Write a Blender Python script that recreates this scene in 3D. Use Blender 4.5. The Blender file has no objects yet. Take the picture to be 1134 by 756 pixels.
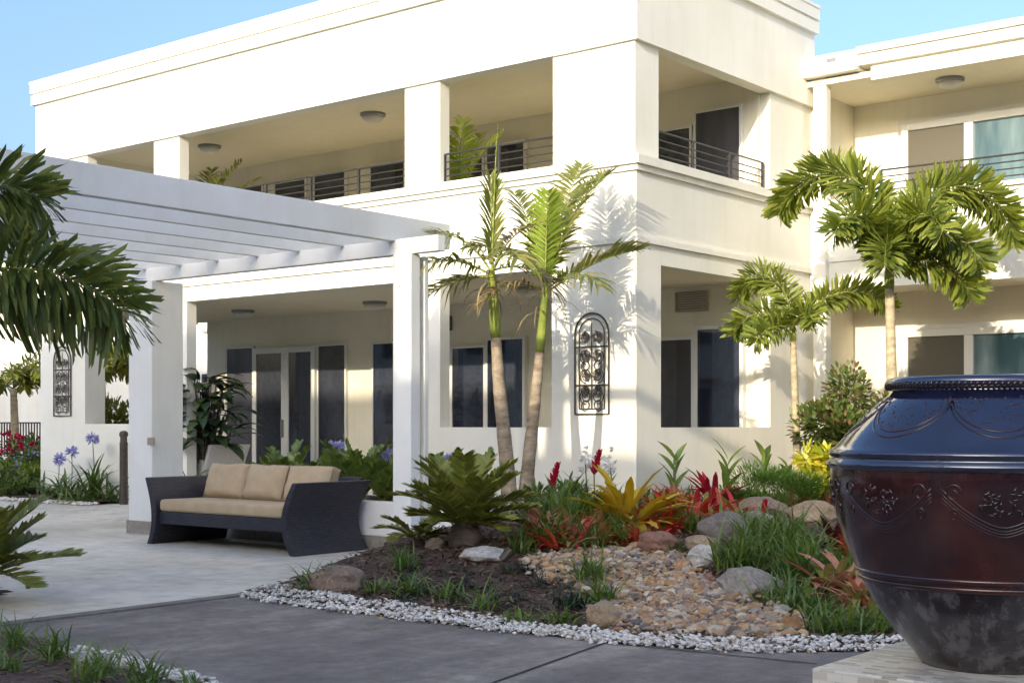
import bpy, bmesh, math, random
import numpy as np
from mathutils import Vector, Matrix, noise
R_ = math.radians
rng = random.Random(7)
scene = bpy.context.scene
col = scene.collection

# ------------------------------------------------------------------ camera
TH = R_(38.965)
FPX, EYE = 1524.0, 1.2
cam = bpy.data.cameras.new('camera'); camo = bpy.data.objects.new('camera', cam); col.objects.link(camo)
camo.location = (0, 0, EYE); camo.rotation_euler = (R_(90), 0, TH)
cam.sensor_width = 36; cam.lens = FPX / 1134 * 36; cam.shift_y = 92 / 1134; cam.clip_start = .1; cam.clip_end = 2000
scene.camera = camo

# ------------------------------------------------------------------ light
SUN_EL, SUN_AZ = R_(16.5), math.atan2(.19, -.98)      # azimuth measured from +Y towards +X: where the sun stands
w = bpy.data.worlds.new('World'); scene.world = w; w.use_nodes = True
nt = w.node_tree; nt.nodes.clear()
sky = nt.nodes.new('ShaderNodeTexSky'); sky.sky_type = 'NISHITA'; sky.sun_disc = False
sky.sun_elevation = SUN_EL; sky.sun_rotation = SUN_AZ; sky.altitude = 0; sky.air_density = 1.0; sky.dust_density = 5.5; sky.ozone_density = 2.2
bg = nt.nodes.new('ShaderNodeBackground'); bg.inputs[1].default_value = .15
wo = nt.nodes.new('ShaderNodeOutputWorld'); tint = nt.nodes.new('ShaderNodeMix'); tint.data_type = 'RGBA'; tint.blend_type = 'MULTIPLY'; tint.inputs[0].default_value = 1; tint.inputs[7].default_value = (.82, .885, 1.03, 1)
nt.links.new(sky.outputs[0], tint.inputs[6]); nt.links.new(tint.outputs[2], bg.inputs[0]); nt.links.new(bg.outputs[0], wo.inputs[0])
sl = bpy.data.lights.new('sun', 'SUN'); sl.energy = 2.0; sl.angle = R_(.5); sl.color = (1, .88, .68)
so = bpy.data.objects.new('sun', sl); col.objects.link(so)
sd = Vector((math.sin(SUN_AZ) * math.cos(SUN_EL), math.cos(SUN_AZ) * math.cos(SUN_EL), math.sin(SUN_EL)))
so.rotation_euler = (-sd).to_track_quat('-Z', 'Y').to_euler(); so.location = (0, -20, 20)
scene.view_settings.view_transform = 'Standard'; scene.view_settings.look = 'None'
scene.view_settings.exposure = 1.42; scene.view_settings.gamma = 1; scene.view_settings.use_curve_mapping = False
scene.cycles.max_bounces = 8; scene.cycles.transparent_max_bounces = 12

# ------------------------------------------------------------------ finding real positions on the ground
RX, FX = (math.cos(TH), math.sin(TH)), (-math.sin(TH), math.cos(TH))
def ray(px, py):
    r = (px - 567) / FPX; u = (470 - py) / FPX
    return (RX[0] * r + FX[0], RX[1] * r + FX[1], u)
def G(px, py, z=0.):
    d = ray(px, py); t = (z - EYE) / d[2]
    return Vector((d[0] * t, d[1] * t, z))
def D(px, dep, z=0.):
    d = ray(px, 470)
    return Vector((d[0] * dep, d[1] * dep, z))
def sstep(a, b, x):
    t = min(1, max(0, (x - a) / (b - a))); return t * t * (3 - 2 * t)
BORDER = [G(*p) for p in ((268, 660), (330, 671), (385, 677.5), (439, 684), (520, 694), (597, 703), (680, 712), (760, 718), (870, 722), (960, 721))]
BORDER += [Vector((-2.3, 7.5, 0)), Vector((-1.2, 8.3, 0)), Vector((0.5, 9.2, 0)), Vector((3, 10, 0))]
def dseg(p, a, b):
    ab = b - a; t = max(0, min(1, (p - a).dot(ab) / ab.dot(ab))); return (p - (a + ab * t)).length
def bdist(x, y):
    p = Vector((x, y, 0)); return min(dseg(p, BORDER[i], BORDER[i + 1]) for i in range(len(BORDER) - 1))
CY = G(515, 612, .22)
def bedz(x, y):
    d = bdist(x, y)
    z = -.02 + .05 * sstep(0, .15, d) + .36 * sstep(.25, 4.0, d)
    z += .13 * math.exp(-((x - CY.x) ** 2 + (y - CY.y) ** 2) / 1.0)
    gx, gy = GUL; dd = math.hypot((x - gx) / 1.0, (y - gy) / 1.5)
    return z - .05 * math.exp(-dd * dd)
GUL = tuple(G(735, 665, .1)[:2])
def B(px, py, lift=0.):
    z = .1
    for _ in range(12):
        p = G(px, py, z); z = .5 * z + .5 * bedz(p.x, p.y)
    p = G(px, py, z); p.z += lift
    return p

# ------------------------------------------------------------------ materials
def mat(name, base=(.8, .8, .8), rough=.6, **kw):
    m = bpy.data.materials.new(name); m.use_nodes = True
    b = m.node_tree.nodes['Principled BSDF']
    b.inputs['Base Color'].default_value = (*base, 1); b.inputs['Roughness'].default_value = rough
    for k, v in kw.items(): b.inputs[k].default_value = v
    return m
def N(m, t, **kw):
    n = m.node_tree.nodes.new(t)
    for k, v in kw.items(): setattr(n, k, v)
    return n
def L(m, a, b): m.node_tree.links.new(a, b)
def tex(m, scale, detail=4, rough=.55, stretch=None, kind='noise', src='Object'):
    tc = N(m, 'ShaderNodeTexCoord'); mp = N(m, 'ShaderNodeMapping'); L(m, tc.outputs[src], mp.inputs[0])
    if stretch: mp.inputs['Scale'].default_value = stretch
    if kind == 'noise':
        n = N(m, 'ShaderNodeTexNoise'); n.inputs['Scale'].default_value = scale; n.inputs['Detail'].default_value = detail; n.inputs['Roughness'].default_value = rough
    else:
        n = N(m, 'ShaderNodeTexVoronoi'); n.inputs['Scale'].default_value = scale
    L(m, mp.outputs[0], n.inputs['Vector'])
    return n
def ramp(m, src, stops):
    r = N(m, 'ShaderNodeValToRGB'); e = r.color_ramp.elements
    while len(e) < len(stops): e.new(.5)
    for i, (p, c) in enumerate(stops): e[i].position = p; e[i].color = (*c, 1)
    L(m, src, r.inputs[0]); return r
def mixc(m, fac, a, b, mode='MIX'):
    x = N(m, 'ShaderNodeMix', data_type='RGBA', blend_type=mode)
    for s, i in ((fac, 0), (a, 6), (b, 7)):
        if hasattr(s, 'is_linked'): L(m, s, x.inputs[i])
        elif i == 0: x.inputs[0].default_value = s
        else: x.inputs[i].default_value = (*s, 1)
    return x.outputs[2]
def bsdf(m): return m.node_tree.nodes['Principled BSDF']
def setc(m, s): L(m, s, bsdf(m).inputs['Base Color'])
def bump(m, h, strength=.3, dist=.02):
    b = N(m, 'ShaderNodeBump'); b.inputs['Strength'].default_value = strength; b.inputs['Distance'].default_value = dist
    L(m, h, b.inputs['Height']); L(m, b.outputs[0], bsdf(m).inputs['Normal'])
def stucco(name, c, dirt=.09):
    m = mat(name, c, .75)
    n = tex(m, .8, 5, .6); s = tex(m, 2.2, 4, .6, stretch=(3, 3, .35)); f = tex(m, 130, 2)
    c2 = tuple(v * (1 - dirt * k) for v, k in zip(c, (1, 1.1, 1.5)))
    a = ramp(m, n.outputs[0], [(.3, c2), (.62, c)])
    st = ramp(m, s.outputs[0], [(.28, (.9, .89, .85)), (.5, (1, 1, 1))])
    setc(m, mixc(m, .45, a.outputs[0], st.outputs[0], 'MULTIPLY'))
    bump(m, f.outputs[0], .18, .004)
    return m
WALL = stucco('white_render', (.83, .805, .705))
WALL2 = stucco('cream_render', (.82, .775, .635))
SOFF = stucco('soffit_paint', (.82, .755, .58), .05)
PERG = stucco('painted_timber', (.80, .80, .78), .12)
def plain(name, c, rough=.5, sc=9, var=.25, b=.1, **kw):
    m = mat(name, c, rough, **kw); n = tex(m, sc, 5, .6)
    setc(m, ramp(m, n.outputs[0], [(.3, tuple(v * (1 - var) for v in c)), (.7, tuple(min(1, v * (1 + var * .5)) for v in c))]).outputs[0])
    if b: bump(m, n.outputs[0], b, .01)
    return m
FRAME = plain('white_aluminium', (.72, .71, .66), .4, 4, .06, 0)
ALU = plain('grey_aluminium', (.26, .27, .27), .35, 6, .15, 0, Metallic=.5)
def glassmat(name, c1, c2, rough=.03, ior=1.75, see=0):
    m = mat(name, c1, rough, IOR=ior); n = tex(m, 1.6, 3, .5, stretch=(2.5, 2.5, .5))
    setc(m, ramp(m, n.outputs[0], [(.35, c1), (.65, c2)]).outputs[0])
    w_ = tex(m, .9, 1); bump(m, w_.outputs[0], .06, .02)
    if see:
        out = m.node_tree.nodes['Material Output']; t = N(m, 'ShaderNodeBsdfTransparent'); t.inputs[0].default_value = (.78, .82, .84, 1); mx = N(m, 'ShaderNodeMixShader'); mx.inputs[0].default_value = see
        L(m, bsdf(m).outputs[0], mx.inputs[1]); L(m, t.outputs[0], mx.inputs[2]); L(m, mx.outputs[0], out.inputs[0])
    return m
GLASS = glassmat('dark_glass', (.03, .032, .05), (.065, .068, .095), ior=2.0, see=.45)
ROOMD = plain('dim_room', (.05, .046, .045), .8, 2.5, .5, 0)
LACE = plain('lace_curtain', (.85, .87, .85), .85, 14, .55, .3)
SCREEN = glassmat('insect_screen', (.05, .05, .06), (.085, .083, .095), .35, 1.45)
BRIGHTGLASS = glassmat('curtained_glass', (.05, .10, .125), (.20, .28, .30), .04, 1.7)
BEIGE = plain('beige_screen', (.10, .088, .062), .45, 260, .3, .05)
CURT = plain('sheer_curtain', (.40, .48, .48), .8, 6, .2, 0)
IRON = plain('black_iron', (.085, .068, .055), .45, 30, .4, .2, Metallic=.4)
RAILM = plain('dark_steel', (.07, .068, .066), .4, 20, .2, 0, Metallic=.5)
def concrete():
    m = mat('patio_concrete', (.34, .33, .31), .7)
    n = tex(m, .55, 7, .65); n2 = tex(m, 5, 6, .7); n3 = tex(m, 90, 3)
    a = ramp(m, n.outputs[0], [(.3, (.44, .40, .32)), (.5, (.58, .54, .46)), (.7, (.70, .66, .58))])
    b = ramp(m, n2.outputs[0], [(.32, (.74, .72, .69)), (.5, (.98, .97, .95)), (.68, (1.1, 1.09, 1.07))])
    c = mixc(m, 1, a.outputs[0], b.outputs[0], 'MULTIPLY')
    tc = N(m, 'ShaderNodeTexCoord'); br = N(m, 'ShaderNodeTexBrick'); br.offset = 0
    br.inputs['Color1'].default_value = br.inputs['Color2'].default_value = (1, 1, 1, 1); br.inputs['Mortar'].default_value = (.68, .66, .63, 1)
    br.inputs['Scale'].default_value = 1; br.inputs['Brick Width'].default_value = 3.4; br.inputs['Row Height'].default_value = 3.4; br.inputs['Mortar Size'].default_value = .006
    wv = tex(m, 1.2, 2); vm = N(m, 'ShaderNodeVectorMath', operation='MULTIPLY_ADD'); vm.inputs[1].default_value = (.05, .05, .05)
    L(m, wv.outputs[1], vm.inputs[0]); L(m, tc.outputs['Object'], vm.inputs[2]); L(m, vm.outputs[0], br.inputs['Vector'])
    setc(m, mixc(m, 1, c, br.outputs[0], 'MULTIPLY')); bump(m, n3.outputs[0], .25, .004)
    rr = ramp(m, n.outputs[0], [(.3, (.8,) * 3), (.7, (.45,) * 3)]); L(m, rr.outputs[0], bsdf(m).inputs['Roughness'])
    return m
CONC = concrete()
def asphalt():
    m = mat('driveway', (.06, .06, .065), .75)
    n = tex(m, 1.0, 7, .7, stretch=(1, .5, 1)); n2 = tex(m, 9, 6, .75); n3 = tex(m, 160, 2)
    a = ramp(m, n.outputs[0], [(.36, (.135, .115, .108)), (.5, (.215, .188, .168)), (.62, (.40, .345, .28))])
    b = ramp(m, n2.outputs[0], [(.32, (.68, .66, .65)), (.68, (1.15, 1.15, 1.14))])
    g = ramp(m, n3.outputs[0], [(.35, (.7,) * 3), (.65, (1.2,) * 3)])
    c = mixc(m, 1, mixc(m, 1, a.outputs[0], b.outputs[0], 'MULTIPLY'), g.outputs[0], 'MULTIPLY')
    setc(m, c); bump(m, n3.outputs[0], .4, .004); return m
ROAD = asphalt()
MULCH = plain('mulch_soil', (.105, .064, .045), .95, 40, .6, 1.0)
EARTH = plain('far_lawn', (.06, .08, .035), .95, 3, .4, .3)
def island(name, stops, rough=.6, trans=0., spec=.5, noisy=None, bumpy=0):
    m = mat(name, stops[0][1], rough)
    g = N(m, 'ShaderNodeNewGeometry'); r = ramp(m, g.outputs['Random Per Island'], stops); c = r.outputs[0]
    if noisy:
        n = tex(m, noisy, 4, .6); v = ramp(m, n.outputs[0], [(.3, (.72,) * 3), (.7, (1.15,) * 3)]); c = mixc(m, 1, c, v.outputs[0], 'MULTIPLY')
        if bumpy: bump(m, n.outputs[0], bumpy, .01)
    setc(m, c)
    bsdf(m).inputs['Specular IOR Level'].default_value = spec
    if trans:
        out = m.node_tree.nodes['Material Output']; t = N(m, 'ShaderNodeBsdfTranslucent'); mx = N(m, 'ShaderNodeMixShader'); mx.inputs[0].default_value = trans
        hs = N(m, 'ShaderNodeHueSaturation'); hs.inputs['Hue'].default_value = .485; hs.inputs['Saturation'].default_value = 1.15; hs.inputs['Value'].default_value = 1.5
        L(m, c, hs.inputs['Color']); L(m, hs.outputs[0], t.inputs[0]); L(m, bsdf(m).outputs[0], mx.inputs[1]); L(m, t.outputs[0], mx.inputs[2]); L(m, mx.outputs[0], out.inputs[0])
    return m
def leafm(name, *cs, rough=.42, trans=.28, spec=.45):
    k = len(cs); return island(name, [((i + .5) / k, c) for i, c in enumerate(cs)], rough, trans, spec)
FOX = leafm('foxtail_leaf', (.13, .17, .03), (.19, .235, .035), (.26, .29, .05), (.09, .13, .024), trans=.32)
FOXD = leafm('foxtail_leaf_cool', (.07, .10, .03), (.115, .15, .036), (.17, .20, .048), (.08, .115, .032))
ALEX = leafm('feather_palm_leaf', (.15, .18, .04), (.20, .23, .045), (.11, .14, .035), (.27, .25, .07), trans=.35)
ALEXY = leafm('new_palm_leaf', (.22, .31, .035), (.28, .36, .05), trans=.35)
DRYF = leafm('dry_frond', (.22, .16, .075), (.16, .11, .06), (.27, .21, .10), trans=.15)
CYCM = leafm('cycad_leaf', (.19, .22, .04), (.25, .26, .05), (.14, .17, .035), (.29, .28, .07), trans=.25)
CYCDRY = leafm('cycad_brown', (.22, .10, .04), (.16, .07, .03), trans=.1)
ZZ = leafm('glossy_pinnate_leaf', (.07, .12, .025), (.11, .17, .035), (.15, .21, .05), trans=.15, rough=.3)
GRASS = leafm('grass_blade', (.075, .135, .03), (.12, .195, .04), (.165, .24, .055), trans=.3)
GRASSL = leafm('pale_grass_blade', (.13, .20, .045), (.18, .26, .06), (.09, .155, .035), trans=.3)
MONDO = leafm('mondo_blade', (.022, .035, .022), (.035, .055, .028), trans=.1)
STRAP = leafm('strap_leaf', (.07, .12, .03), (.11, .17, .04), (.14, .20, .06), trans=.25)
FERN = leafm('fern_leaf', (.11, .21, .03), (.15, .26, .04), (.08, .16, .03), trans=.35)
SHRUB = leafm('shrub_leaf', (.06, .10, .022), (.10, .15, .03), (.15, .19, .04), (.09, .13, .03), (.11, .16, .035), (.07, .11, .025), (.19, .11, .045), trans=.25)
CROT = leafm('croton_leaf', (.55, .5, .03), (.45, .46, .03), (.30, .36, .03), (.6, .52, .06), trans=.3)
BRED = leafm('red_bromeliad', (.46, .045, .035), (.55, .13, .06), (.30, .06, .035), (.21, .21, .05), trans=.28)
BBRIGHT = leafm('scarlet_bromeliad', (.40, .025, .03), (.3, .02, .03), trans=.2)
BYEL = leafm('yellow_bromeliad', (.52, .36, .03), (.42, .32, .04), (.56, .42, .07), trans=.3)
BPINK = leafm('pink_bromeliad', (.44, .17, .11), (.36, .25, .09), (.22, .27, .07), (.5, .22, .15), trans=.2)
BORG = leafm('orange_bromeliad', (.50, .19, .08), (.40, .12, .06), (.55, .30, .15), trans=.25)
BDARK = leafm('dark_cordyline', (.06, .012, .016), (.12, .016, .02), trans=.15)
FLRED = leafm('red_flower', (.5, .015, .03), (.42, .02, .06), trans=.2)
FLBLUE = leafm('blue_flower', (.33, .31, .56), (.42, .40, .64), trans=.3)
FLWHITE = leafm('white_flower', (.75, .74, .7), (.7, .7, .68), trans=.3)
FLYEL = leafm('lime_foliage', (.24, .29, .04), (.17, .23, .04), trans=.3)
GARD = leafm('garden_leaf', (.07, .11, .025), (.11, .16, .035), (.15, .19, .05), trans=.25)
YTREE = leafm('yellowish_leaf', (.20, .22, .03), (.26, .26, .05), (.14, .18, .03), trans=.35)
DARKLEAF = leafm('dark_broad_leaf', (.03, .06, .025), (.05, .09, .032), (.08, .12, .045), trans=.1, rough=.3)
def bark(name, c1, c2, ring=10):
    m = mat(name, c1, .8); s = tex(m, ring, 3, .6, stretch=(.4, .4, 1.6)); n = tex(m, 25, 4, .6)
    a = ramp(m, s.outputs[0], [(.32, c1), (.6, c2)]); b = ramp(m, n.outputs[0], [(.3, (.75,) * 3), (.7, (1.1,) * 3)])
    setc(m, mixc(m, 1, a.outputs[0], b.outputs[0], 'MULTIPLY')); bump(m, s.outputs[0], .6, .02); return m
TRUNK = bark('palm_trunk', (.17, .125, .085), (.36, .29, .20))
TRUNKL = bark('pale_palm_trunk', (.30, .24, .14), (.48, .40, .25))
SHAFT = bark('crown_shaft', (.15, .20, .03), (.28, .32, .05), 5)
WOOD = bark('woody_stem', (.10, .07, .05), (.17, .13, .09))
def wicker():
    m = mat('woven_wicker', (.02, .019, .028), .55)
    tc = N(m, 'ShaderNodeTexCoord'); br = N(m, 'ShaderNodeTexBrick')
    br.inputs['Color1'].default_value = (.040, .038, .055, 1); br.inputs['Color2'].default_value = (.020, .019, .028, 1); br.inputs['Mortar'].default_value = (.005, .005, .007, 1)
    br.inputs['Scale'].default_value = 1; br.inputs['Brick Width'].default_value = .04; br.inputs['Row Height'].default_value = .014; br.inputs['Mortar Size'].default_value = .0022
    sp = N(m, 'ShaderNodeSeparateXYZ'); cb = N(m, 'ShaderNodeCombineXYZ'); ad = N(m, 'ShaderNodeMath'); L(m, tc.outputs['Object'], sp.inputs[0])
    L(m, sp.outputs[0], ad.inputs[0]); L(m, sp.outputs[1], ad.inputs[1]); L(m, ad.outputs[0], cb.inputs[0]); L(m, sp.outputs[2], cb.inputs[1]); L(m, cb.outputs[0], br.inputs['Vector'])
    setc(m, br.outputs[0]); bump(m, br.outputs[1], -.5, .003); return m
WICKER = wicker()
FABRIC = plain('beige_canvas', (.46, .35, .22), .9, 7, .12, .25)
PIPING = plain('cushion_piping', (.28, .22, .15), .9, 30, .1, 0)
PALEWICK = plain('pale_wicker', (.75, .73, .68), .7, 120, .3, .4)
def glaze():
    m = mat('brown_glaze', (.03, .008, .009), .1, IOR=1.75)
    n = tex(m, 2.6, 6, .65); r = tex(m, 16, 5, .7, stretch=(1, 1, .5))
    setc(m, ramp(m, n.outputs[0], [(.28, (.008, .003, .004)), (.5, (.026, .006, .006)), (.68, (.070, .014, .008)), (.8, (.03, .008, .007))]).outputs[0])
    ro = ramp(m, r.outputs[0], [(.35, (.05,) * 3), (.75, (.16,) * 3)]); L(m, ro.outputs[0], bsdf(m).inputs['Roughness'])
    bump(m, r.outputs[0], .16, .01)
    return m
GLAZE = glaze()
def sky_tint_glaze():  # brown jar's shoulder and rim, with the sky's blue reflection put into the colour
    m = mat('sky_tinted_glaze', (.012, .014, .04), .08, IOR=2.1)
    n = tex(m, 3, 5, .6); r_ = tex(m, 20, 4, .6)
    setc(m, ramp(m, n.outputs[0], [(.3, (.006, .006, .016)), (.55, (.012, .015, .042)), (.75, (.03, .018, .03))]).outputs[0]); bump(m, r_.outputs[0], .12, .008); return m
GLAZE_SKY = sky_tint_glaze()
def worn_glaze():
    m = mat('worn_glaze', (.05, .045, .05), .16, IOR=1.75)
    n = tex(m, 8, 7, .72, stretch=(1.3, 1.3, .4))
    setc(m, ramp(m, n.outputs[0], [(.40, (.008, .004, .005)), (.5, (.022, .014, .016)), (.58, (.085, .076, .078)), (.75, (.13, .12, .12))]).outputs[0])
    bump(m, n.outputs[0], .3, .01); return m
WORN = worn_glaze()
def mosaic():
    m = mat('mosaic_tile', (.5, .45, .36), .35)
    tc = N(m, 'ShaderNodeTexCoord'); sp = N(m, 'ShaderNodeSeparateXYZ'); cb = N(m, 'ShaderNodeCombineXYZ'); ad = N(m, 'ShaderNodeMath')
    L(m, tc.outputs['Object'], sp.inputs[0]); L(m, sp.outputs[1], ad.inputs[0]); L(m, sp.outputs[2], ad.inputs[1]); L(m, sp.outputs[0], cb.inputs[0]); L(m, ad.outputs[0], cb.inputs[1])
    br = N(m, 'ShaderNodeTexBrick'); br.inputs['Scale'].default_value = 1; br.inputs['Brick Width'].default_value = .06; br.inputs['Row Height'].default_value = .03; br.inputs['Mortar Size'].default_value = .0018
    br.inputs['Color1'].default_value = (.72, .66, .54, 1); br.inputs['Color2'].default_value = (.22, .16, .10, 1); br.inputs['Mortar'].default_value = (.6, .57, .5, 1); br.inputs['Bias'].default_value = -.3
    L(m, cb.outputs[0], br.inputs['Vector']); setc(m, br.outputs[0]); bump(m, br.outputs[1], -.3, .002); return m
MOSAIC = mosaic()
STONE_T = plain('stone_plinth_tile', (.30, .265, .225), .7, 22, .3, .2)
PEBBLE = island('white_pebble', [(.05, (.48, .45, .41)), (.4, (.70, .66, .59)), (.8, (.82, .79, .72)), (.97, (.55, .46, .35))], .55, noisy=30)
RIVER = island('river_stone', [(.04, (.13, .11, .10)), (.2, (.40, .235, .11)), (.36, (.50, .35, .18)), (.5, (.22, .165, .13)), (.64, (.44, .23, .095)), (.8, (.32, .285, .24)), (.95, (.56, .47, .34))], .7, noisy=25)
CHIP = island('bark_chip', [(.1, (.06, .034, .025)), (.5, (.13, .07, .048)), (.9, (.20, .12, .08))], .9)
def rockm(name, c, c2):
    m = mat(name, c, .85); n = tex(m, 5, 8, .7); n2 = tex(m, 40, 4, .7)
    a = ramp(m, n.outputs[0], [(.33, c2), (.6, c)]); b = ramp(m, n2.outputs[0], [(.3, (.7,) * 3), (.7, (1.15,) * 3)])
    setc(m, mixc(m, 1, a.outputs[0], b.outputs[0], 'MULTIPLY')); bump(m, n2.outputs[0], .8, .012); return m
RK = {'brown': rockm('brown_rock', (.31, .22, .16), (.17, .12, .09)), 'grey': rockm('grey_rock', (.34, .305, .255), (.2, .18, .155)),
      'white': rockm('white_rock', (.56, .53, .47), (.36, .33, .29)), 'tan': rockm('tan_rock', (.40, .30, .185), (.26, .18, .11)),
      'red': rockm('red_rock', (.30, .16, .11), (.2, .10, .075)), 'orange': rockm('orange_rock', (.38, .2, .09), (.25, .12, .06)), 'dark': rockm('dark_rock', (.24, .205, .175), (.12, .105, .095))}
ROOFT = plain('terracotta_roof', (.24, .09, .05), .8, 8, .3, .5)
HOUSEW = stucco('neighbour_render', (.74, .71, .64))

# ------------------------------------------------------------------ mesh builder
WL = {}
class MB:
    def __init__(s): s.v = []; s.f = []; s.m = []; s.cur = 0
    def add(s, vs, fs):
        o = len(s.v); s.v.extend(vs)
        for f in fs: s.f.append([o + i for i in f]); s.m.append(s.cur)
    def box(s, x0, x1, y0, y1, z0, z1):
        s.add([(x0, y0, z0), (x1, y0, z0), (x1, y1, z0), (x0, y1, z0), (x0, y0, z1), (x1, y0, z1), (x1, y1, z1), (x0, y1, z1)],
              [(0, 3, 2, 1), (4, 5, 6, 7), (0, 1, 5, 4), (1, 2, 6, 5), (2, 3, 7, 6), (3, 0, 4, 7)]); return s
    def prism(s, pts, z0, z1):
        n = len(pts); s.add([(p[0], p[1], z0) for p in pts] + [(p[0], p[1], z1) for p in pts],
            [tuple(range(n - 1, -1, -1)), tuple(range(n, 2 * n))] + [(i, (i + 1) % n, n + (i + 1) % n, n + i) for i in range(n)]); return s
    def tube(s, pts, r, seg=8, cap=True):
        pts = [Vector(p) for p in pts]; n = len(pts); vs = []; fs = []
        rr = r if isinstance(r, (list, tuple)) else [r] * n
        pu = None
        for i, p in enumerate(pts):
            t = (pts[min(i + 1, n - 1)] - pts[max(i - 1, 0)]).normalized()
            if pu is None: pu = t.orthogonal().normalized()
            u = (pu - t * pu.dot(t)); u = u.normalized() if u.length > 1e-6 else t.orthogonal().normalized(); pu = u; q = t.cross(u)
            for k in range(seg):
                a = 2 * math.pi * k / seg; vs.append(tuple(p + (u * math.cos(a) + q * math.sin(a)) * rr[i]))
        for i in range(n - 1):
            for k in range(seg): k2 = (k + 1) % seg; fs.append((i * seg + k, i * seg + k2, (i + 1) * seg + k2, (i + 1) * seg + k))
        if cap: fs.append(tuple(range(seg - 1, -1, -1))); fs.append(tuple((n - 1) * seg + k for k in range(seg)))
        s.add(vs, fs); return s
    def lathe(s, prof, c, seg=48, cap=True):
        vs = []; fs = []; n = len(prof)
        for r, z in prof:
            for k in range(seg): a = 2 * math.pi * k / seg; vs.append((c[0] + r * math.cos(a), c[1] + r * math.sin(a), c[2] + z))
        for i in range(n - 1):
            for k in range(seg): k2 = (k + 1) % seg; fs.append((i * seg + k, i * seg + k2, (i + 1) * seg + k2, (i + 1) * seg + k))
        if cap: fs.append(tuple(range(seg - 1, -1, -1))); fs.append(tuple((n - 1) * seg + k for k in range(seg)))
        s.add(vs, fs); return s
    def blade(s, p, d, ln, wd, nh, droop=0., blunt=False):
        d = d.normalized(); wv = d.cross(nh); wv = (wv.normalized() if wv.length > 1e-4 else d.orthogonal().normalized()) * wd * .5
        g = Vector((0, 0, -droop * ln))
        a = p + d * ln * .3 + g * .1; b = p + d * ln * .68 + g * .45; t = p + d * ln + g
        if blunt:
            s.add([tuple(p + wv * .25), tuple(p - wv * .25), tuple(a + wv * .8), tuple(a - wv * .8), tuple(b + wv), tuple(b - wv), tuple(t + wv * .75), tuple(t - wv * .1 - d * ln * .08)], [(0, 1, 3, 2), (2, 3, 5, 4), (4, 5, 7, 6)]); return
        s.add([tuple(p + wv * .3), tuple(p - wv * .3), tuple(a + wv), tuple(a - wv), tuple(b + wv * .75), tuple(b - wv * .75), tuple(t)],
              [(0, 1, 3, 2), (2, 3, 5, 4), (4, 5, 6)])
    def strap(s, p, az, el, ln, wd, bend, n=5, fold=.0, shape=None):
        pos = Vector(p); sv = Vector((-math.sin(az), math.cos(az), 0)); vs = []
        sh = shape or (.55, .95, 1, .85, .5, .05)
        for i in range(n + 1):
            t = i / n; e = el - bend * t ** 1.2
            dr = Vector((math.cos(e) * math.cos(az), math.cos(e) * math.sin(az), math.sin(e)))
            k = t * (len(sh) - 1); j = min(int(k), len(sh) - 2); ww = wd * .5 * (sh[j] + (sh[j + 1] - sh[j]) * (k - j))
            up = dr.cross(sv)
            if fold: vs += [tuple(pos + sv * ww + up * ww * fold), tuple(pos), tuple(pos - sv * ww + up * ww * fold)]
            else: vs += [tuple(pos + sv * ww), tuple(pos - sv * ww)]
            pos = pos + dr * (ln / n)
        c = 3 if fold else 2; fs = []
        for i in range(n):
            for j in range(c - 1): fs.append((i * c + j, i * c + j + 1, (i + 1) * c + j + 1, (i + 1) * c + j))
        s.add(vs, fs)
    def frond(s, base, az, el, ln, bend, nl, ll, lw, rg, plume=False, start=.15, vee=.5, droop=.3, rr=.012, fwd=(.35, 1.0), twist=0., leafmat=0, ragged=0., prof=.55):
        pos = Vector(base); pts = []; drs = []; NS = 14
        for i in range(NS + 1):
            t = i / NS; e = el - bend * t ** 1.35; a = az + twist * t
            dr = Vector((math.cos(e) * math.cos(a), math.cos(e) * math.sin(a), math.sin(e))); pts.append(pos.copy()); drs.append(dr); pos = pos + dr * (ln / NS)
        s.tube(pts, [rr * (1 - .85 * i / NS) for i in range(NS + 1)], 5)
        s.cur = leafmat
        for i in range(nl):
            t = start + (1 - start) * (i + rg.random() * .6) / nl; k = t * NS; j = min(int(k), NS - 1); fr = k - j
            p = pts[j].lerp(pts[j + 1], fr); dr = drs[j]; a = az + twist * t
            sv = Vector((-math.sin(a), math.cos(a), 0)); up = dr.cross(sv)
            q = (t - start) / (1 - start); l0 = ll * max(.25, math.sin(math.pi * (.14 + .80 * q))) ** prof
            for sd_ in (1, -1):
                if ragged and rg.random() < ragged: continue
                v = rg.uniform(-1.35, 1.5) if plume else vee + rg.uniform(-.16, .16)
                f = fwd[0] + (fwd[1] - fwd[0]) * q + rg.uniform(-.1, .1)
                d = (sv * sd_ * math.cos(v) + up * math.sin(v) + dr * f).normalized()
                nh = (up * math.cos(v) - sv * sd_ * math.sin(v)) + Vector((rg.uniform(-.3, .3), rg.uniform(-.3, .3), rg.uniform(-.2, .2)))
                s.blade(p, d, l0 * rg.uniform(.82, 1.1), lw * rg.uniform(.8, 1.2), nh, droop * rg.uniform(.6, 1.4), plume)
    def build(s, name, mats, parent=None, smooth=False, origin=None, bevel=0., seg=2):
        me = bpy.data.meshes.new(name); vs = np.array(s.v, dtype=float).reshape(-1, 3)
        if parent is not None: org = WL[parent]
        elif origin is not None: org = Vector(origin)
        else:
            lo = vs.min(0); hi = vs.max(0); org = Vector(((lo[0] + hi[0]) / 2, (lo[1] + hi[1]) / 2, lo[2]))
        me.from_pydata((vs - np.array(org)).tolist(), [], s.f)
        if not isinstance(mats, (list, tuple)): mats = [mats]
        for m in mats: me.materials.append(m)
        if len(mats) > 1: me.polygons.foreach_set('material_index', s.m)
        if smooth: me.polygons.foreach_set('use_smooth', [True] * len(s.f))
        me.update()
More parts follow.
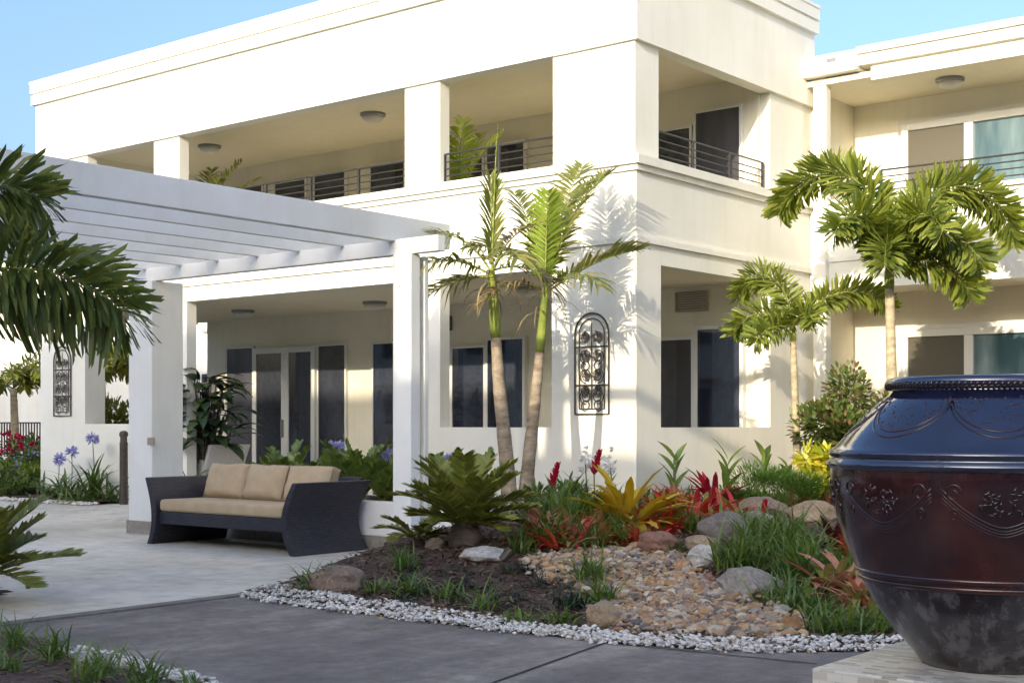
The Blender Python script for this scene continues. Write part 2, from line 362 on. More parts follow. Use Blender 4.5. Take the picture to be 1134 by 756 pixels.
        o = bpy.data.objects.new(name, me); col.objects.link(o)
        if parent is not None: o.parent = parent
        else: o.location = org
        WL[o] = Vector(org)
        if bevel:
            b = o.modifiers.new('bevel', 'BEVEL'); b.width = bevel; b.segments = seg; b.limit_method = 'ANGLE'; b.angle_limit = R_(40)
        return o
def tag(o, label, cat, group=None):
    o['label'] = label; o['category'] = cat
    if group: o['group'] = group
    return o
def thing(name, label, cat, loc, group=None):
    o = bpy.data.objects.new(name, None); col.objects.link(o); o.location = loc; o.empty_display_size = .1; WL[o] = Vector(loc)
    return tag(o, label, cat, group)
def struct(o, kind='structure'): o['kind'] = kind; return o
def copytree(src, loc, label=None):
    c = src.copy(); col.objects.link(c); c.location = loc; WL[c] = Vector(loc)
    if label: c['label'] = label
    def rec(a, b):
        for ch in list(a.children):
            d = ch.copy(); col.objects.link(d); d.parent = b; WL[d] = Vector(loc); rec(ch, d)
    rec(src, c); return c
def BX(*a): return MB().box(*a)

# ================================================================== GROUND
def sheet(name, pts, z, m):
    b = MB(); b.add([(p[0], p[1], z) for p in pts], [tuple(range(len(pts)))]); return struct(b.build(name, m, origin=(0, 0, 0)))
sheet('ground', [(-400, -400), (400, -400), (400, 400), (-400, 400)], -.03, EARTH)
EX = -7.56     # the straight edge where the patio meets the driveway
sheet('driveway', [(EX, -14), (14, -14), (14, 10.6), (3, 10.0)] + [(p.x, p.y) for p in reversed(BORDER[:-1])] + [(EX, 6.5)], 0.0, ROAD)
jm = plain('joint_sealant', (.03, .029, .03), .9, 8, .2, 0)
def joint(p, q):
    d = (q - p).normalized(); n = Vector((-d.y, d.x, 0)) * .008; b = MB(); b.add([tuple(p + n + Vector((0, 0, .004))), tuple(p - n + Vector((0, 0, .004))), tuple(q - n + Vector((0, 0, .004))), tuple(q + n + Vector((0, 0, .004)))], [(0, 1, 2, 3)]); struct(b.build('driveway_joint', jm, origin=(0, 0, 0)))
joint(G(540, 758), G(672, 711)); joint(G(672, 712), G(905, 735)); 
# patio: concrete, rising a little towards the building at the left
def patioz(x, y): return .003 + .11 * sstep(9.9, 11.2, y) * sstep(-12.0, -13.5, x)
g = MB(); xs = [-30 + .45 * i for i in range(50)] + [EX]; ys = [2 + .4 * i for i in range(32)]
idx = {}
for i, x in enumerate(xs):
    for j, y in enumerate(ys): idx[i, j] = len(g.v); g.v.append((x, y, patioz(x, y)))
for i in range(len(xs) - 1):
    for j in range(len(ys) - 1): g.f.append([idx[i, j], idx[i + 1, j], idx[i + 1, j + 1], idx[i, j + 1]]); g.m.append(0)
struct(g.build('patio', CONC, origin=(0, 0, 0), smooth=True))
struct(MB().box(EX - .06, EX + .05, -14, 6.52, -.02, .012).build('patio_edging', plain('edging_concrete', (.2, .175, .15), .8, 9, .3, .3), origin=(0, 0, 0)))
def inpoly(x, y, P):
    c = False; n = len(P)
    for i in range(n):
        a, b = P[i], P[(i + 1) % n]
        if (a[1] > y) != (b[1] > y) and x < (b[0] - a[0]) * (y - a[1]) / (b[1] - a[1]) + a[0]: c = not c
    return c
def terrain(name, P, zf, m, step=.09):
    b = MB(); x0, x1 = min(p[0] for p in P), max(p[0] for p in P); y0, y1 = min(p[1] for p in P), max(p[1] for p in P)
    ix = {}
    def vid(i, j):
        if (i, j) not in ix:
            x, y = x0 + i * step, y0 + j * step; ix[i, j] = len(b.v)
            b.v.append((x, y, zf(x, y) + .018 * noise.noise((x * 3, y * 3, 0)) + .008 * noise.noise((x * 11, y * 11, 3))))
        return ix[i, j]
    for i in range(int((x1 - x0) / step) + 1):
        for j in range(int((y1 - y0) / step) + 1):
            if inpoly(x0 + (i + .5) * step, y0 + (j + .5) * step, P): b.f.append([vid(i, j), vid(i + 1, j), vid(i + 1, j + 1), vid(i, j + 1)]); b.m.append(0)
    return struct(b.build(name, m, smooth=True, origin=(0, 0, 0)))
BED = [(p.x, p.y) for p in BORDER] + [(3, 16.7), (-7.8, 16.7), (-7.8, 11.7), (-11.0, 11.7), (-11.0, 9.75), (-8.05, 9.75), (-8.05, 9.2), (-7.95, 8.2)]
terrain('garden_soil', BED, bedz, MULCH, .1)
LB = [G(*p) for p in ((-60, 700), (0, 704), (50, 711), (85, 724), (150, 739), (222, 758), (255, 775))] + [Vector((-4.6, 3.0, 0)), Vector((-4.4, 1.0, 0))]
LBED = [(p.x, p.y) for p in LB] + [(-9, 0), (-9, 4.0)]
def lbz(x, y):
    p = Vector((x, y, 0)); d = min(dseg(p, LB[i], LB[i + 1]) for i in range(len(LB) - 1)); return .025 + .12 * sstep(.1, 1.5, d)
terrain('front_bed_soil', LBED, lbz, MULCH, .07)
FARBED = [(-40, 10.95), (-27, 10.9), (-20, 11.0), (-16.2, 11.0), (-16.2, 11.7), (-18.6, 11.7), (-18.6, 22), (-40, 22)]
terrain('far_bed_soil', FARBED, lambda x, y: .15 + .05 * sstep(11, 13, y), plain('red_mulch', (.085, .045, .032), .95, 30, .5, .8), .15)
SIDEBED = [(-10.2, 3.4), (-8.75, 3.4), (-8.5, 4.3), (-8.45, 4.9), (-8.6, 5.15), (-9.0, 5.3), (-10.2, 5.2)]
terrain('side_bed_soil', SIDEBED, lambda x, y: .05, MULCH, .1)

# stones scattered in one mass
bm = bmesh.new(); bmesh.ops.create_icosphere(bm, subdivisions=2, radius=1); bm.verts.ensure_lookup_table()
ICO_V = np.array([v.co[:] for v in bm.verts]); ICO_F = np.array([[v.index for v in f.verts] for f in bm.faces]); bm.free()
def stones(name, pts, m, smooth=True):           # pts: (x, y, z, size)
    nv, nf = len(ICO_V), len(ICO_F); V = np.zeros((len(pts) * nv, 3)); F = np.zeros((len(pts) * nf, 3), dtype=np.int32); r = np.random.RandomState(3)
    for k, (x, y, z, s) in enumerate(pts):
        v = ICO_V.copy()
        for _ in range(3):          # knock off some flats
            n = r.randn(3); n /= np.linalg.norm(n); d = r.uniform(.38, .75); h = v @ n; v -= np.outer(np.maximum(h - d, 0), n)
        v *= np.array([r.uniform(.8, 1.25), r.uniform(.65, 1.), r.uniform(.45, .75)]) * s
        a = r.uniform(0, 6.28); t = r.uniform(-.4, .4); ca, sa = math.cos(a), math.sin(a)
        v = v @ np.array([[1, 0, 0], [0, math.cos(t), -math.sin(t)], [0, math.sin(t), math.cos(t)]]) @ np.array([[ca, -sa, 0], [sa, ca, 0], [0, 0, 1]])
        V[k * nv:(k + 1) * nv] = v + (x, y, z); F[k * nf:(k + 1) * nf] = ICO_F + k * nv
    me = bpy.data.meshes.new(name); me.from_pydata(V.tolist(), [], F.tolist()); me.materials.append(m); me.polygons.foreach_set('use_smooth', [smooth] * len(F)); me.update()
    o = bpy.data.objects.new(name, me); col.objects.link(o); o['kind'] = 'stuff'; return o
def along(poly, step):
    out = []; acc = 0
    for i in range(len(poly) - 1):
        a, b = poly[i], poly[i + 1]; ln = (b - a).length; t = 0
        while t < ln: d = (b - a) / ln; out.append((a + d * t, Vector((-d.y, d.x, 0)))); t += step
    return out
pb = []
for p, n in along(BORDER, .028):
    for _ in range(22):
        o = rng.uniform(-.05, .27) + .03 * math.sin(p.x * 9); q = p + n * o + Vector((rng.uniform(-.02, .02), rng.uniform(-.02, .02), 0))
        pb.append((q.x, q.y, max(.004, bedz(q.x, q.y)) + rng.uniform(.0, .028), rng.choice((.008, .011, .014, .018)) * rng.uniform(.8, 1.2)))
tag(stones('white_pebbles', pb, PEBBLE), 'strip of small white pebbles curving between driveway and mulch bed', 'pebbles')
pb = []
for p, n in along(LB[3:], .03):
    for _ in range(9):
        q = p - n * rng.uniform(-.02, .13); pb.append((q.x, q.y, (.02 + rng.uniform(0, .03)), rng.uniform(.010, .021)))
tag(stones('white_pebbles', pb, PEBBLE), 'white pebbles edging the front corner bed at the bottom left', 'pebbles')
pb = []
for p, n in along([Vector((-23, 10.95, 0)), Vector((-16.2, 10.98, 0))], .06):
    for _ in range(5):
        q = p + n * rng.uniform(-.12, .12); pb.append((q.x, q.y, patioz(q.x, q.y) + .02, rng.uniform(.02, .035)))
tag(stones('white_pebbles', pb, PEBBLE), 'pale pebbles edging the agapanthus bed along the far wall', 'pebbles')
RIV = [tuple(B(*p)[:2]) for p in ((585, 618), (640, 612), (705, 608), (752, 616), (768, 640), (800, 655), (835, 672), (880, 688), (868, 707), (760, 703), (690, 697), (672, 668), (645, 648), (600, 640))]
pb = []
x0, x1 = min(p[0] for p in RIV), max(p[0] for p in RIV); y0, y1 = min(p[1] for p in RIV), max(p[1] for p in RIV)
while len(pb) < 6500:
    x, y = rng.uniform(x0 - .1, x1 + .1), rng.uniform(y0 - .1, y1 + .1)
    if inpoly(x + rng.gauss(0, .06), y + rng.gauss(0, .06), RIV):
        s = rng.choice((.011, .014, .017, .02, .024, .03, .045)) * rng.uniform(.8, 1.15); pb.append((x, y, bedz(x, y) + rng.uniform(-.005, .035), s))
tag(stones('river_stones', pb, RIVER, False), 'dry creek bed of mixed tan and grey river stones', 'stones')
ch = MB()
def chips(P, zf, n, s):
    x0, x1 = min(p[0] for p in P), max(p[0] for p in P); y0, y1 = min(p[1] for p in P), max(p[1] for p in P); k = 0
    while k < n:
        x, y = rng.uniform(x0, x1), rng.uniform(y0, y1)
        if not inpoly(x, y, P): continue
        k += 1; a = rng.uniform(0, 6.28); e = rng.uniform(-.3, .5)
        ch.blade(Vector((x, y, zf(x, y) + .012)), Vector((math.cos(a), math.sin(a), e)), rng.uniform(.4, 1.3) * s, s * .25, Vector((rng.uniform(-.5, .5), rng.uniform(-.5, .5), 1)))
chips([(p[0], p[1]) for p in BED if p[1] < 12 and p[0] < -1] , bedz, 15000, .07)
chips(LBED, lbz, 3500, .06)
tag(struct(ch.build('mulch_chips', CHIP, origin=(0, 0, 0)), 'stuff'), 'dark brown bark mulch chips spread over the beds', 'mulch')

# ================================================================== MAIN BUILDING
YF, XC, XL, YB = 11.68, -7.82, -18.6, 14.5
T = .16
Z1, Z2, Z3, Z4 = 2.86, 3.94, 5.12, 6.37
bld = thing('apartment_building', 'large white rendered two-storey building with open porch and long balcony', 'building', (-13, 14, 0))
wl = MB()
wl.box(-8.9, XC, YF, 12.14, 0, Z1)                     # corner pier
wl.box(-10.5, -8.9, YF, YF + T, 0, 1.17)               # sill wall
wl.box(-11.1, -10.5, YF, YF + T, 0, Z1)
wl.box(-15.75, -15.09, YF, YF + T, 0, Z1)
wl.box(-17.45, -15.75, YF, YF + T, 0, 1.21)
wl.box(XL, -17.45, YF, YF + .34, 0, Z1)
wl.box(XL, XC, YF, YF + T, Z1, 3.85)                   # balcony band
wl.box(XC - T, XC, YF + T, 15.6, Z1, 3.85)
wl.box(XL, XL + T, YF + T, YB, Z1, 3.85)
wl.box(XC - T, XC, 12.14, 14.5, 0, 1.17)
wl.box(XC - T, XC, 14.5, 15.6, 0, Z1)
wl.build('facade_wall', WALL, bld)
for a, b_ in ((-18.03, -17.41), (-15.84, -15.28), (-11.07, -10.52)): BX(a, b_, YF + .02, YF + .02 + T, Z2, Z3).build('balcony_column', WALL, bld)
BX(-8.9, XC - .03, YF + .02, 12.14, Z2, Z3).build('balcony_column', WALL, bld); BX(XC - .03 - T, XC - .03, 14.55, 15.6, Z2, Z3).build('side_wall', WALL, bld)
fa = MB(); fa.box(XL - .1, XC + .02, YF - .02, YF + T, Z3, 6.33); fa.box(XC - T, XC + .02, YF + T, 15.6, Z3, 6.33); fa.box(XL - .1, XL + T, YF + T, 20, Z3, 6.33)
fa.build('fascia', WALL, bld)
tr = MB()
def band(z0, z1, o, y1=15.63):
    tr.box(XL - .1 - o, XC + .02 + o, YF - .02 - o, YF - .02, z0, z1); tr.box(XC + .02, XC + .02 + o, YF - .02, y1, z0, z1); tr.box(XL - .1 - o, XL - .1, YF - .02, 20, z0, z1)
band(6.02, 6.16, .05); band(6.19, 6.33, .06); band(6.16, 6.19, .03); 
tr.box(XL - .17, XC + .09, YF - .09, YF + .3, 6.33, Z4); tr.box(XC - .3, XC + .09, YF + .3, 15.63, 6.33, Z4)
def band2(z0, z1, o):
    tr.box(XL - o, XC + o, YF - o, YF, z0, z1); tr.box(XC, XC + o, YF, 15.6, z0, z1)
band2(3.06, 3.12, .035); band2(3.12, 3.15, .015); band2(3.79, 3.85, .035)
tr.box(XL - .07, XC + .07, YF - .07, YF + T, 3.85, Z2); tr.box(XC - T, XC + .07, YF + T, 15.6, 3.85, Z2)
tr.build('moulding', WALL, bld)
sf = MB(); sf.box(XL + T, XC - T, YF + T, YB, 2.885, 3.35); sf.box(XL + T, XC - T, YF + T, YB, 5.33, 5.6); sf.box(XC - 2.4, XC - T, YB, 15.6, 5.33, 5.6)
sf.build('soffit', SOFF, bld)
bk = MB(); bk.box(-18.2, XC - T, YB, YB + .25, 0, 2.885); bk.box(-18.2, XC - T, YB, YB + .25, 2.885, 5.33)
bk.box(XL, XC, YB + .25, 24, 5.6, 5.64); bk.box(-18.2, -17.95, YB + .25, 24, 0, 5.6); bk.box(XC - .25, XC, 15.6, 24, 0, 5.6)
bk.box(-14.0, -13.96, YB - .02, YB, 0, 2.88); 
bk.build('rear_wall', WALL2, bld)

CRG = random.Random(5)
def window(par, a0, a1, y, z0, z1, glass, fr=.05, dep=.07, name='window', frm=FRAME):
    f = MB(); f.box(a0, a0 + fr, y - dep, y, z0, z1); f.box(a1 - fr, a1, y - dep, y, z0, z1); f.box(a0 + fr, a1 - fr, y - dep, y, z1 - fr, z1); f.box(a0 + fr, a1 - fr, y - dep, y, z0, z0 + fr)
    o = f.build(name, frm, par, bevel=.004)
    if glass is GLASS:
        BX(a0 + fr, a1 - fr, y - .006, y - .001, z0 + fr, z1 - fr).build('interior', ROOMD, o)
        c = MB(); n = 40; vs = []; u0, u1 = a0 + fr + .01, a1 - fr - .01; k = CRG.choice((.55, .7, .97)); u0, u1 = (u0, u0 + (u1 - u0) * k) if CRG.random() < .5 else (u1 - (u1 - u0) * k, u1)
        for i in range(n + 1):
            x = u0 + (u1 - u0) * i / n; yy = y - .018 + .008 * math.sin(i * 1.25); vs += [(x, yy, z0 + fr + .01), (x, yy, z1 - fr - .01)]
        c.add(vs, [(2 * i, 2 * i + 2, 2 * i + 3, 2 * i + 1) for i in range(n)]); c.build('curtain', LACE, o, smooth=True)
    BX(a0 + fr, a1 - fr, y - dep + .012, y - dep + .02, z0 + fr, z1 - fr).build('pane', glass, o)
    return o
# ground-floor porch doors, from the left end
window(bld, -17.66, -16.98, YB, .05, 2.45, SCREEN, .03, .06, 'screen_door')
window(bld, -16.95, -16.19, YB, .05, 2.40, GLASS, .085, .10, 'glass_door')
window(bld, -16.19, -15.52, YB, .05, 2.40, GLASS, .085, .10, 'glass_door')
window(bld, -15.51, -14.88, YB, .05, 2.42, GLASS, .03, .06, 'glass_door')
hd = MB().box(-16.24, -16.21, YB - .15, YB - .10, 1.0, 1.28); hd.build('door_handle', ALU, bld, bevel=.006)
window(bld, -14.34, -13.6, YB, .05, 2.41, GLASS, .03, .06)
window(bld, -12.80, -12.15, YB, .05, 2.30, GLASS, .04, .06)
window(bld, -12.14, -11.45, YB, .05, 2.39, GLASS, .04, .08)
window(bld, -9.42, -8.83, YB, .05, 2.28, GLASS, .04, .06)
window(bld, -8.82, -8.14, YB, .05, 2.40, GLASS, .05, .08)
# upper floor
for a0, a1, z1 in ((-17.5, -16.75, 5.02), (-16.5, -15.75, 5.0), (-15.6, -14.88, 5.02), (-14.4, -13.66, 5.03), (-12.95, -12.18, 4.9), (-12.16, -11.45, 5.03), (-9.45, -8.86, 4.86), (-8.84, -8.17, 5.02)):
    window(bld, a0, a1, YB, 3.36, z1, SCREEN if a0 > -9.4 else GLASS, .035, .06)
# balcony railings
def railing(par, p, q, zs, n, r=.011, z0=3.94, name='railing'):
    p, q = Vector(p), Vector(q); m = MB()
    for z in zs: m.tube([(p.x, p.y, z), (q.x, q.y, z)], r if z == zs[0] else r * .7, 6)
    for i in range(n + 1):
        c = p.lerp(q, i / n); m.box(c.x - .014, c.x + .014, c.y - .014, c.y + .014, z0, zs[0])
    return m.build(name, RAILM, par)
ZS = (4.29, 4.20, 4.12, 4.04)
for a, b_, n in ((-17.41, -15.84, 2), (-15.28, -11.07, 5), (-10.52, -8.9, 2)): railing(bld, (a, YF + .1, 0), (b_, YF + .1, 0), ZS, n)
railing(bld, (XC - .1, 12.14, 0), (XC - .1, 14.5, 0), ZS, 3)
# vent grille and downpipe
v = MB(); v.box(-9.12, -8.66, YB - .03, YB, 2.58, 2.6); v.box(-9.12, -8.66, YB - .03, YB, 2.81, 2.83); v.box(-9.12, -9.1, YB - .03, YB, 2.6, 2.81); v.box(-8.68, -8.66, YB - .03, YB, 2.6, 2.81)
for i in range(7): v.box(-9.1, -8.68, YB - .025, YB - .005, 2.615 + i * .028, 2.63 + i * .028)
v.build('vent_grille', plain('vent_metal', (.42, .36, .29), .6, 9, .1, 0), bld)
dp = MB(); dp.tube([(-10.83, YF - .05, .35), (-10.83, YF - .05, 2.84)], .04, 10); dp.box(-10.88, -10.78, YF - .03, YF, 2.2, 2.23); dp.build('downpipe', FRAME, bld)
sp = BX(-12.93, -12.8, YB - .14, YB, 2.52, 2.72); tag(sp.build('wall_speaker', plain('grey_plastic', (.12, .12, .11), .5, 8, .1, 0), bevel=.012), 'small grey box speaker high on the wall inside right porch bay', 'speaker')

# ------------------------------------------------------------------ right wing
wing = thing('side_wing', 'white two-storey wing with roof gutter and balcony right of the corner building', 'building', (-2, 17, 0))
WX = 5.0; YW, YP = 16.75, 15.5
m = MB(); m.box(XC, WX, YW, YW + .25, 0, 5.33); m.box(XC, WX, YW + .25, 24, 5.0, 5.5); m.box(WX, WX + .2, YP, 24, 0, 5.5); m.build('wing_wall', WALL2, wing)
m = MB(); m.box(XC + .01, WX, YP, YP + T, 2.84, 3.88); m.box(XC + .01, WX, YP - .05, YP + T, 3.88, 3.93); m.box(XC + .01, WX, YP - .02, YP, 3.18, 3.24); m.build('balcony_parapet', WALL, wing)
m = MB(); m.box(XC + .01, WX, YP + T, YW, 2.88, 3.35); m.box(XC + .01, WX, YP - .1, YW, 5.33, 5.40); m.build('soffit', SOFF, wing)
m = MB(); m.box(-7.1, WX, YP - .18, YP + .1, 5.47, 5.66); m.box(-7.1, WX, YP - .22, YP - .18, 5.60, 5.68); m.box(-6.95, WX, YP - .1, YP + .1, 5.40, 5.47); m.box(-6.95, WX, YP - .14, YP - .1, 5.28, 5.44); m.box(-7.86, WX, YP + .1, 24, 5.52, 5.62); m.build('gutter', WALL, wing)
m = MB(); m.box(-7.86, -7.1, YP - .22, YP + .1, 5.42, 5.66); m.build('rainhead', WALL, wing, bevel=.006)
m = MB(); m.box(-7.48, -7.36, YP - .228, YP - .22, 5.555, 5.6); m.build('overflow_outlet', ALU, wing)
m = MB(); m.box(-7.73, -7.56, YP - .08, YP + .06, .2, 5.42); m.box(-7.8, -7.73, YP - .04, YP, 4.62, 4.66); m.build('downpipe', WALL, wing, bevel=.012)
def wing_window(z0, z1):
    f = MB(); y = YW; d = .13
    f.box(-7.12, -7.03, y - d, y, z0, z1); f.box(-6.31, -6.2, y - d, y, z0, z1 - .09); f.box(-5.2, -5.1, y - d, y, z0, z1 - .09); f.box(-4.3, -4.2, y - d, y, z0, z1); f.box(-7.03, -4.3, y - d, y, z1 - .09, z1); f.box(-7.03, -4.3, y - d + .05, y, z0, z0 + .06)
    f.box(-7.2, -7.13, y - .03, y, z0, z1 + .07); f.box(-7.13, -4.2, y - .03, y, z1 + .002, z1 + .07)
    o = f.build('window', FRAME, wing, bevel=.004)
    BX(-7.03, -6.31, y - d + .03, y - d + .042, z0 + .06, z1 - .09).build('screen', BEIGE, o)
    BX(-6.2, -5.2, y - d + .05, y - d + .056, z0 + .06, z1 - .09).build('pane', BRIGHTGLASS, o)
    c = MB(); n = 60
    vs = []
    for i in range(n + 1):
        x = -6.0 + .75 * i / n; yy = y - .04 + .025 * math.sin(i * 1.3)
        vs += [(x, yy, z0 + .07), (x, yy, z1 - .1)]
    c.add(vs, [(2 * i, 2 * i + 2, 2 * i + 3, 2 * i + 1) for i in range(n)]); c.build('curtain', CURT, o, smooth=True)
wing_window(3.4, 4.99); wing_window(.1, 2.39)
railing(wing, (-6.92, YP + .08, 0), (WX, YP + .08, 0), (4.24, 4.16, 4.08, 4.0), 11, z0=3.93)

# ------------------------------------------------------------------ ceiling lights
def clight(px, dep, z, label):
    p = D(px, dep, z); r = thing('ceiling_light', label, 'ceiling light', p, 'round ceiling lights')
    MB().lathe([(.17, 0), (.17, -.03), (.15, -.04)], p, 24).build('base', ALU, r, smooth=False)
    MB().lathe([(.145, -.04), (.14, -.07), (.10, -.1), (.04, -.115), (.003, -.118)], p, 24).build('diffuser', plain('opal_glass', (.62, .6, .55), .3, 4, .05, 0), r, smooth=True)
clight(413, 18.3, 5.33, 'round ceiling light over upper balcony between second and third columns')
clight(232, 20.4, 5.33, 'round ceiling light over upper balcony nearest its left end')
clight(269, 20.3, 2.885, 'round ceiling light in porch above the screen door')
clight(415, 18.9, 2.885, 'round ceiling light in porch just left of the slim pergola post')
clight(585, 16.9, 2.885, 'round ceiling light in right porch bay behind twin palm trunks')
clight(1052, 16.45, 5.33, 'round ceiling light under the roof of the right wing balcony')

# ------------------------------------------------------------------ wrought-iron wall panels
def iron_panel(a0, a1, z0, z1, y, label):
    r = thing('wall_ornament', label, 'wall ornament', ((a0 + a1) / 2, y, z0), 'wrought-iron wall panels')
    W = a1 - a0; cx = (a0 + a1) / 2; zs = z1 - W / 2; yy = y - .02
    def arch(o, rad, nm):
        pts = [(a0 + o, yy, z0 + o)] + [(cx - (W / 2 - o) * math.cos(t), yy, zs + (W / 2 - o) * math.sin(t)) for t in np.linspace(0, math.pi, 17)] + [(a1 - o, yy, z0 + o), (a0 + o, yy, z0 + o)]
        MB().tube(pts, rad, 6).build(nm, IRON, r)
    arch(0, .010, 'outer_frame'); arch(.055, .007, 'inner_frame')
    b = MB(); hts = [z0 + (zs - z0) * k for k in (.16, .36, .60, .84)]
    for z in (hts[1], hts[3]): b.tube([(a0, yy, z), (a1, yy, z)], .008, 6)
    b.tube([(cx, yy, z0 + .05), (cx, yy, z1 - .1)], .006, 6); b.build('crossbar', IRON, r)
    iw = W / 2 - .06
    for k, z in enumerate((z0 + .09, hts[0] + .05, hts[1] - .06, hts[1] + .1, hts[2], hts[3] - .1, hts[3] + .1)):
        for sd_ in (-1, 1):
            s = MB(); lf = MB()
            c0 = cx + sd_ * iw * .5; rad = iw * .46 if k % 2 else iw * .36
            pts = [(c0 + sd_ * rad * (1 - .55 * t / 9.) * math.cos(t), yy, z + rad * (1 - .55 * t / 9.) * math.sin(t)) for t in np.linspace(-1.6, 7.0, 26)]
            s.tube(pts, .0055, 5)
            if k in (2, 3, 5, 6):
                for q in range(4):
                    a = q * 1.2 + .5; lf.blade(Vector((c0, yy - .006, z)), Vector((math.cos(a) * sd_, -.25, math.sin(a))), .075, .038, Vector((0, -1, .2)))
            s.build('scroll', IRON, r)
            if lf.v: lf.build('leaf', IRON, r)
iron_panel(-8.58, -8.15, 1.31, 2.36, YF, 'black wrought-iron scroll panel on the corner pier facing the twin palms')
iron_panel(-18.22, -17.78, 1.33, 2.36, YF, 'black wrought-iron scroll panel at the far left wall behind palm fronds')

# ================================================================== PERGOLA
pg = thing('pergola', 'white timber pergola with close-set rafters shading the patio sofa', 'pergola', (-11, 7, 0))
LCX = (-12.9, -12.48); LCY = (9.19, 9.61)
def column(x0, x1, y0, y1, ztop, plinth):
    c = MB(); c.box(x0, x1, y0, y1, 0, ztop); o = c.build('column', PERG, pg, bevel=.01)
    if plinth: BX(x0 - .018, x1 + .018, y0 - .018, y1 + .018, 0, .145).build('plinth', STONE_T, o, bevel=.004)
column(*LCX, *LCY, 2.77, True); column(-8.88, -8.65, 9.22, 9.35, 2.77, False)
column(-12.9, -12.48, 3.4, 3.82, 2.77, True); column(-8.97, -8.55, 3.0, 3.42, 2.77, True)
BX(-13.3, -8.33, 9.235, 9.335, 2.77, 2.915).build('cross_beam', PERG, pg, bevel=.006)
BX(-13.3, -8.4, 3.2, 3.4, 2.77, 2.91).build('cross_beam', PERG, pg, bevel=.006)
BX(-8.95, -8.86, 2.6, 10.0, 2.9, 3.14).build('fascia_beam', PERG, pg, bevel=.006)
for i in range(7):
    x = -9.56 - .62 * i
    BX(x - .025, x + .025, 2.6, 9.85, 2.905, 3.10).build('rafter', PERG, pg, bevel=.004)
BX(-8.72, -8.655, 9.41, 9.47, .4, 2.76).build('downpipe', FRAME, pg, bevel=.01)
# plaque on the left column
tag(BX(-12.53, -12.42, 9.165, 9.188, .98, 1.06).build('wall_plaque', plain('brass_plaque', (.34, .28, .22), .4, 20, .2, 0), bevel=.004), 'small tan plaque fixed to the broad left pergola column', 'plaque')

# planter wall behind the sofa
pl = thing('planter', 'low white rendered planter box between sofa and slim pergola post', 'planter', (-9.5, 9.8, 0))
m = MB(); m.box(-12.4, -7.98, 9.47, 9.62, .13, .46); m.box(-8.13, -7.98, 9.62, 10.9, .0, .46); m.box(-12.4, -12.25, 9.62, 10.4, 0, .46); m.box(-12.25, -8.13, 10.3, 10.4, 0, .46); m.build('planter_wall', PERG, pl, bevel=.008)
m = MB(); m.box(-12.41, -7.97, 9.455, 9.62, 0, .13); m.build('plinth', STONE_T, pl)
m = MB(); m.box(-12.25, -8.13, 9.62, 10.3, .1, .40); m.build('soil', MULCH, pl)

# ================================================================== SOFA
sofa = thing('sofa', 'dark woven wicker sofa with flared arms and beige cushions under the pergola', 'sofa', (-10.5, 8.87, 0))
sx0, sx1, sy0, sy1 = -11.58, -9.37, 8.46, 9.42
def arm(x, sgn):
    m = MB(); n = 14; H = .67; th = .075
    ring = []
    for i in range(n + 1):
        t = i / n; off = -.115 * math.sin(math.pi * (t ** .9)) + .03 * t
        z = H * t
        yo = .02 * math.sin(math.pi * t)
        for (dx, y) in ((0, sy0 - yo), (0, sy1 - .05 * math.sin(math.pi * t)), (-th, sy1 - .05 * math.sin(math.pi * t)), (-th, sy0 - yo)): ring.append((x + sgn * (off + dx), y, z))
    fs = []
    for i in range(n):
        for k in range(4): fs.append((4 * i + k, 4 * i + (k + 1) % 4, 4 * i + 4 + (k + 1) % 4, 4 * i + 4 + k))
    fs += [(3, 2, 1, 0), (4 * n, 4 * n + 1, 4 * n + 2, 4 * n + 3)]
    m.add(ring, fs); m.build('arm', WICKER, sofa, bevel=.012, smooth=False)
arm(sx1, 1); arm(sx0, -1)
BX(sx0 + .17, sx1 - .17, sy0 + .03, sy1 - .1, .21, .335).build('seat_frame', WICKER, sofa, bevel=.012)
m = MB(); m.prism([(0, 0), (1, 0), (1, 1), (0, 1)], 0, 1); 
bk_ = MB(); bk_.add([(sx0 + .15, sy1 - .16, .3), (sx1 - .15, sy1 - .16, .3), (sx1 - .12, sy1 - .02, .69), (sx0 + .12, sy1 - .02, .69), (sx0 + .15, sy1 - .10, .3), (sx1 - .15, sy1 - .10, .3), (sx1 - .12, sy1 + .05, .69), (sx0 + .12, sy1 + .05, .69)],
    [(0, 1, 2, 3), (5, 4, 7, 6), (3, 2, 6, 7), (1, 0, 4, 5), (0, 3, 7, 4), (2, 1, 5, 6)]); bk_.build('backrest', WICKER, sofa, bevel=.01)
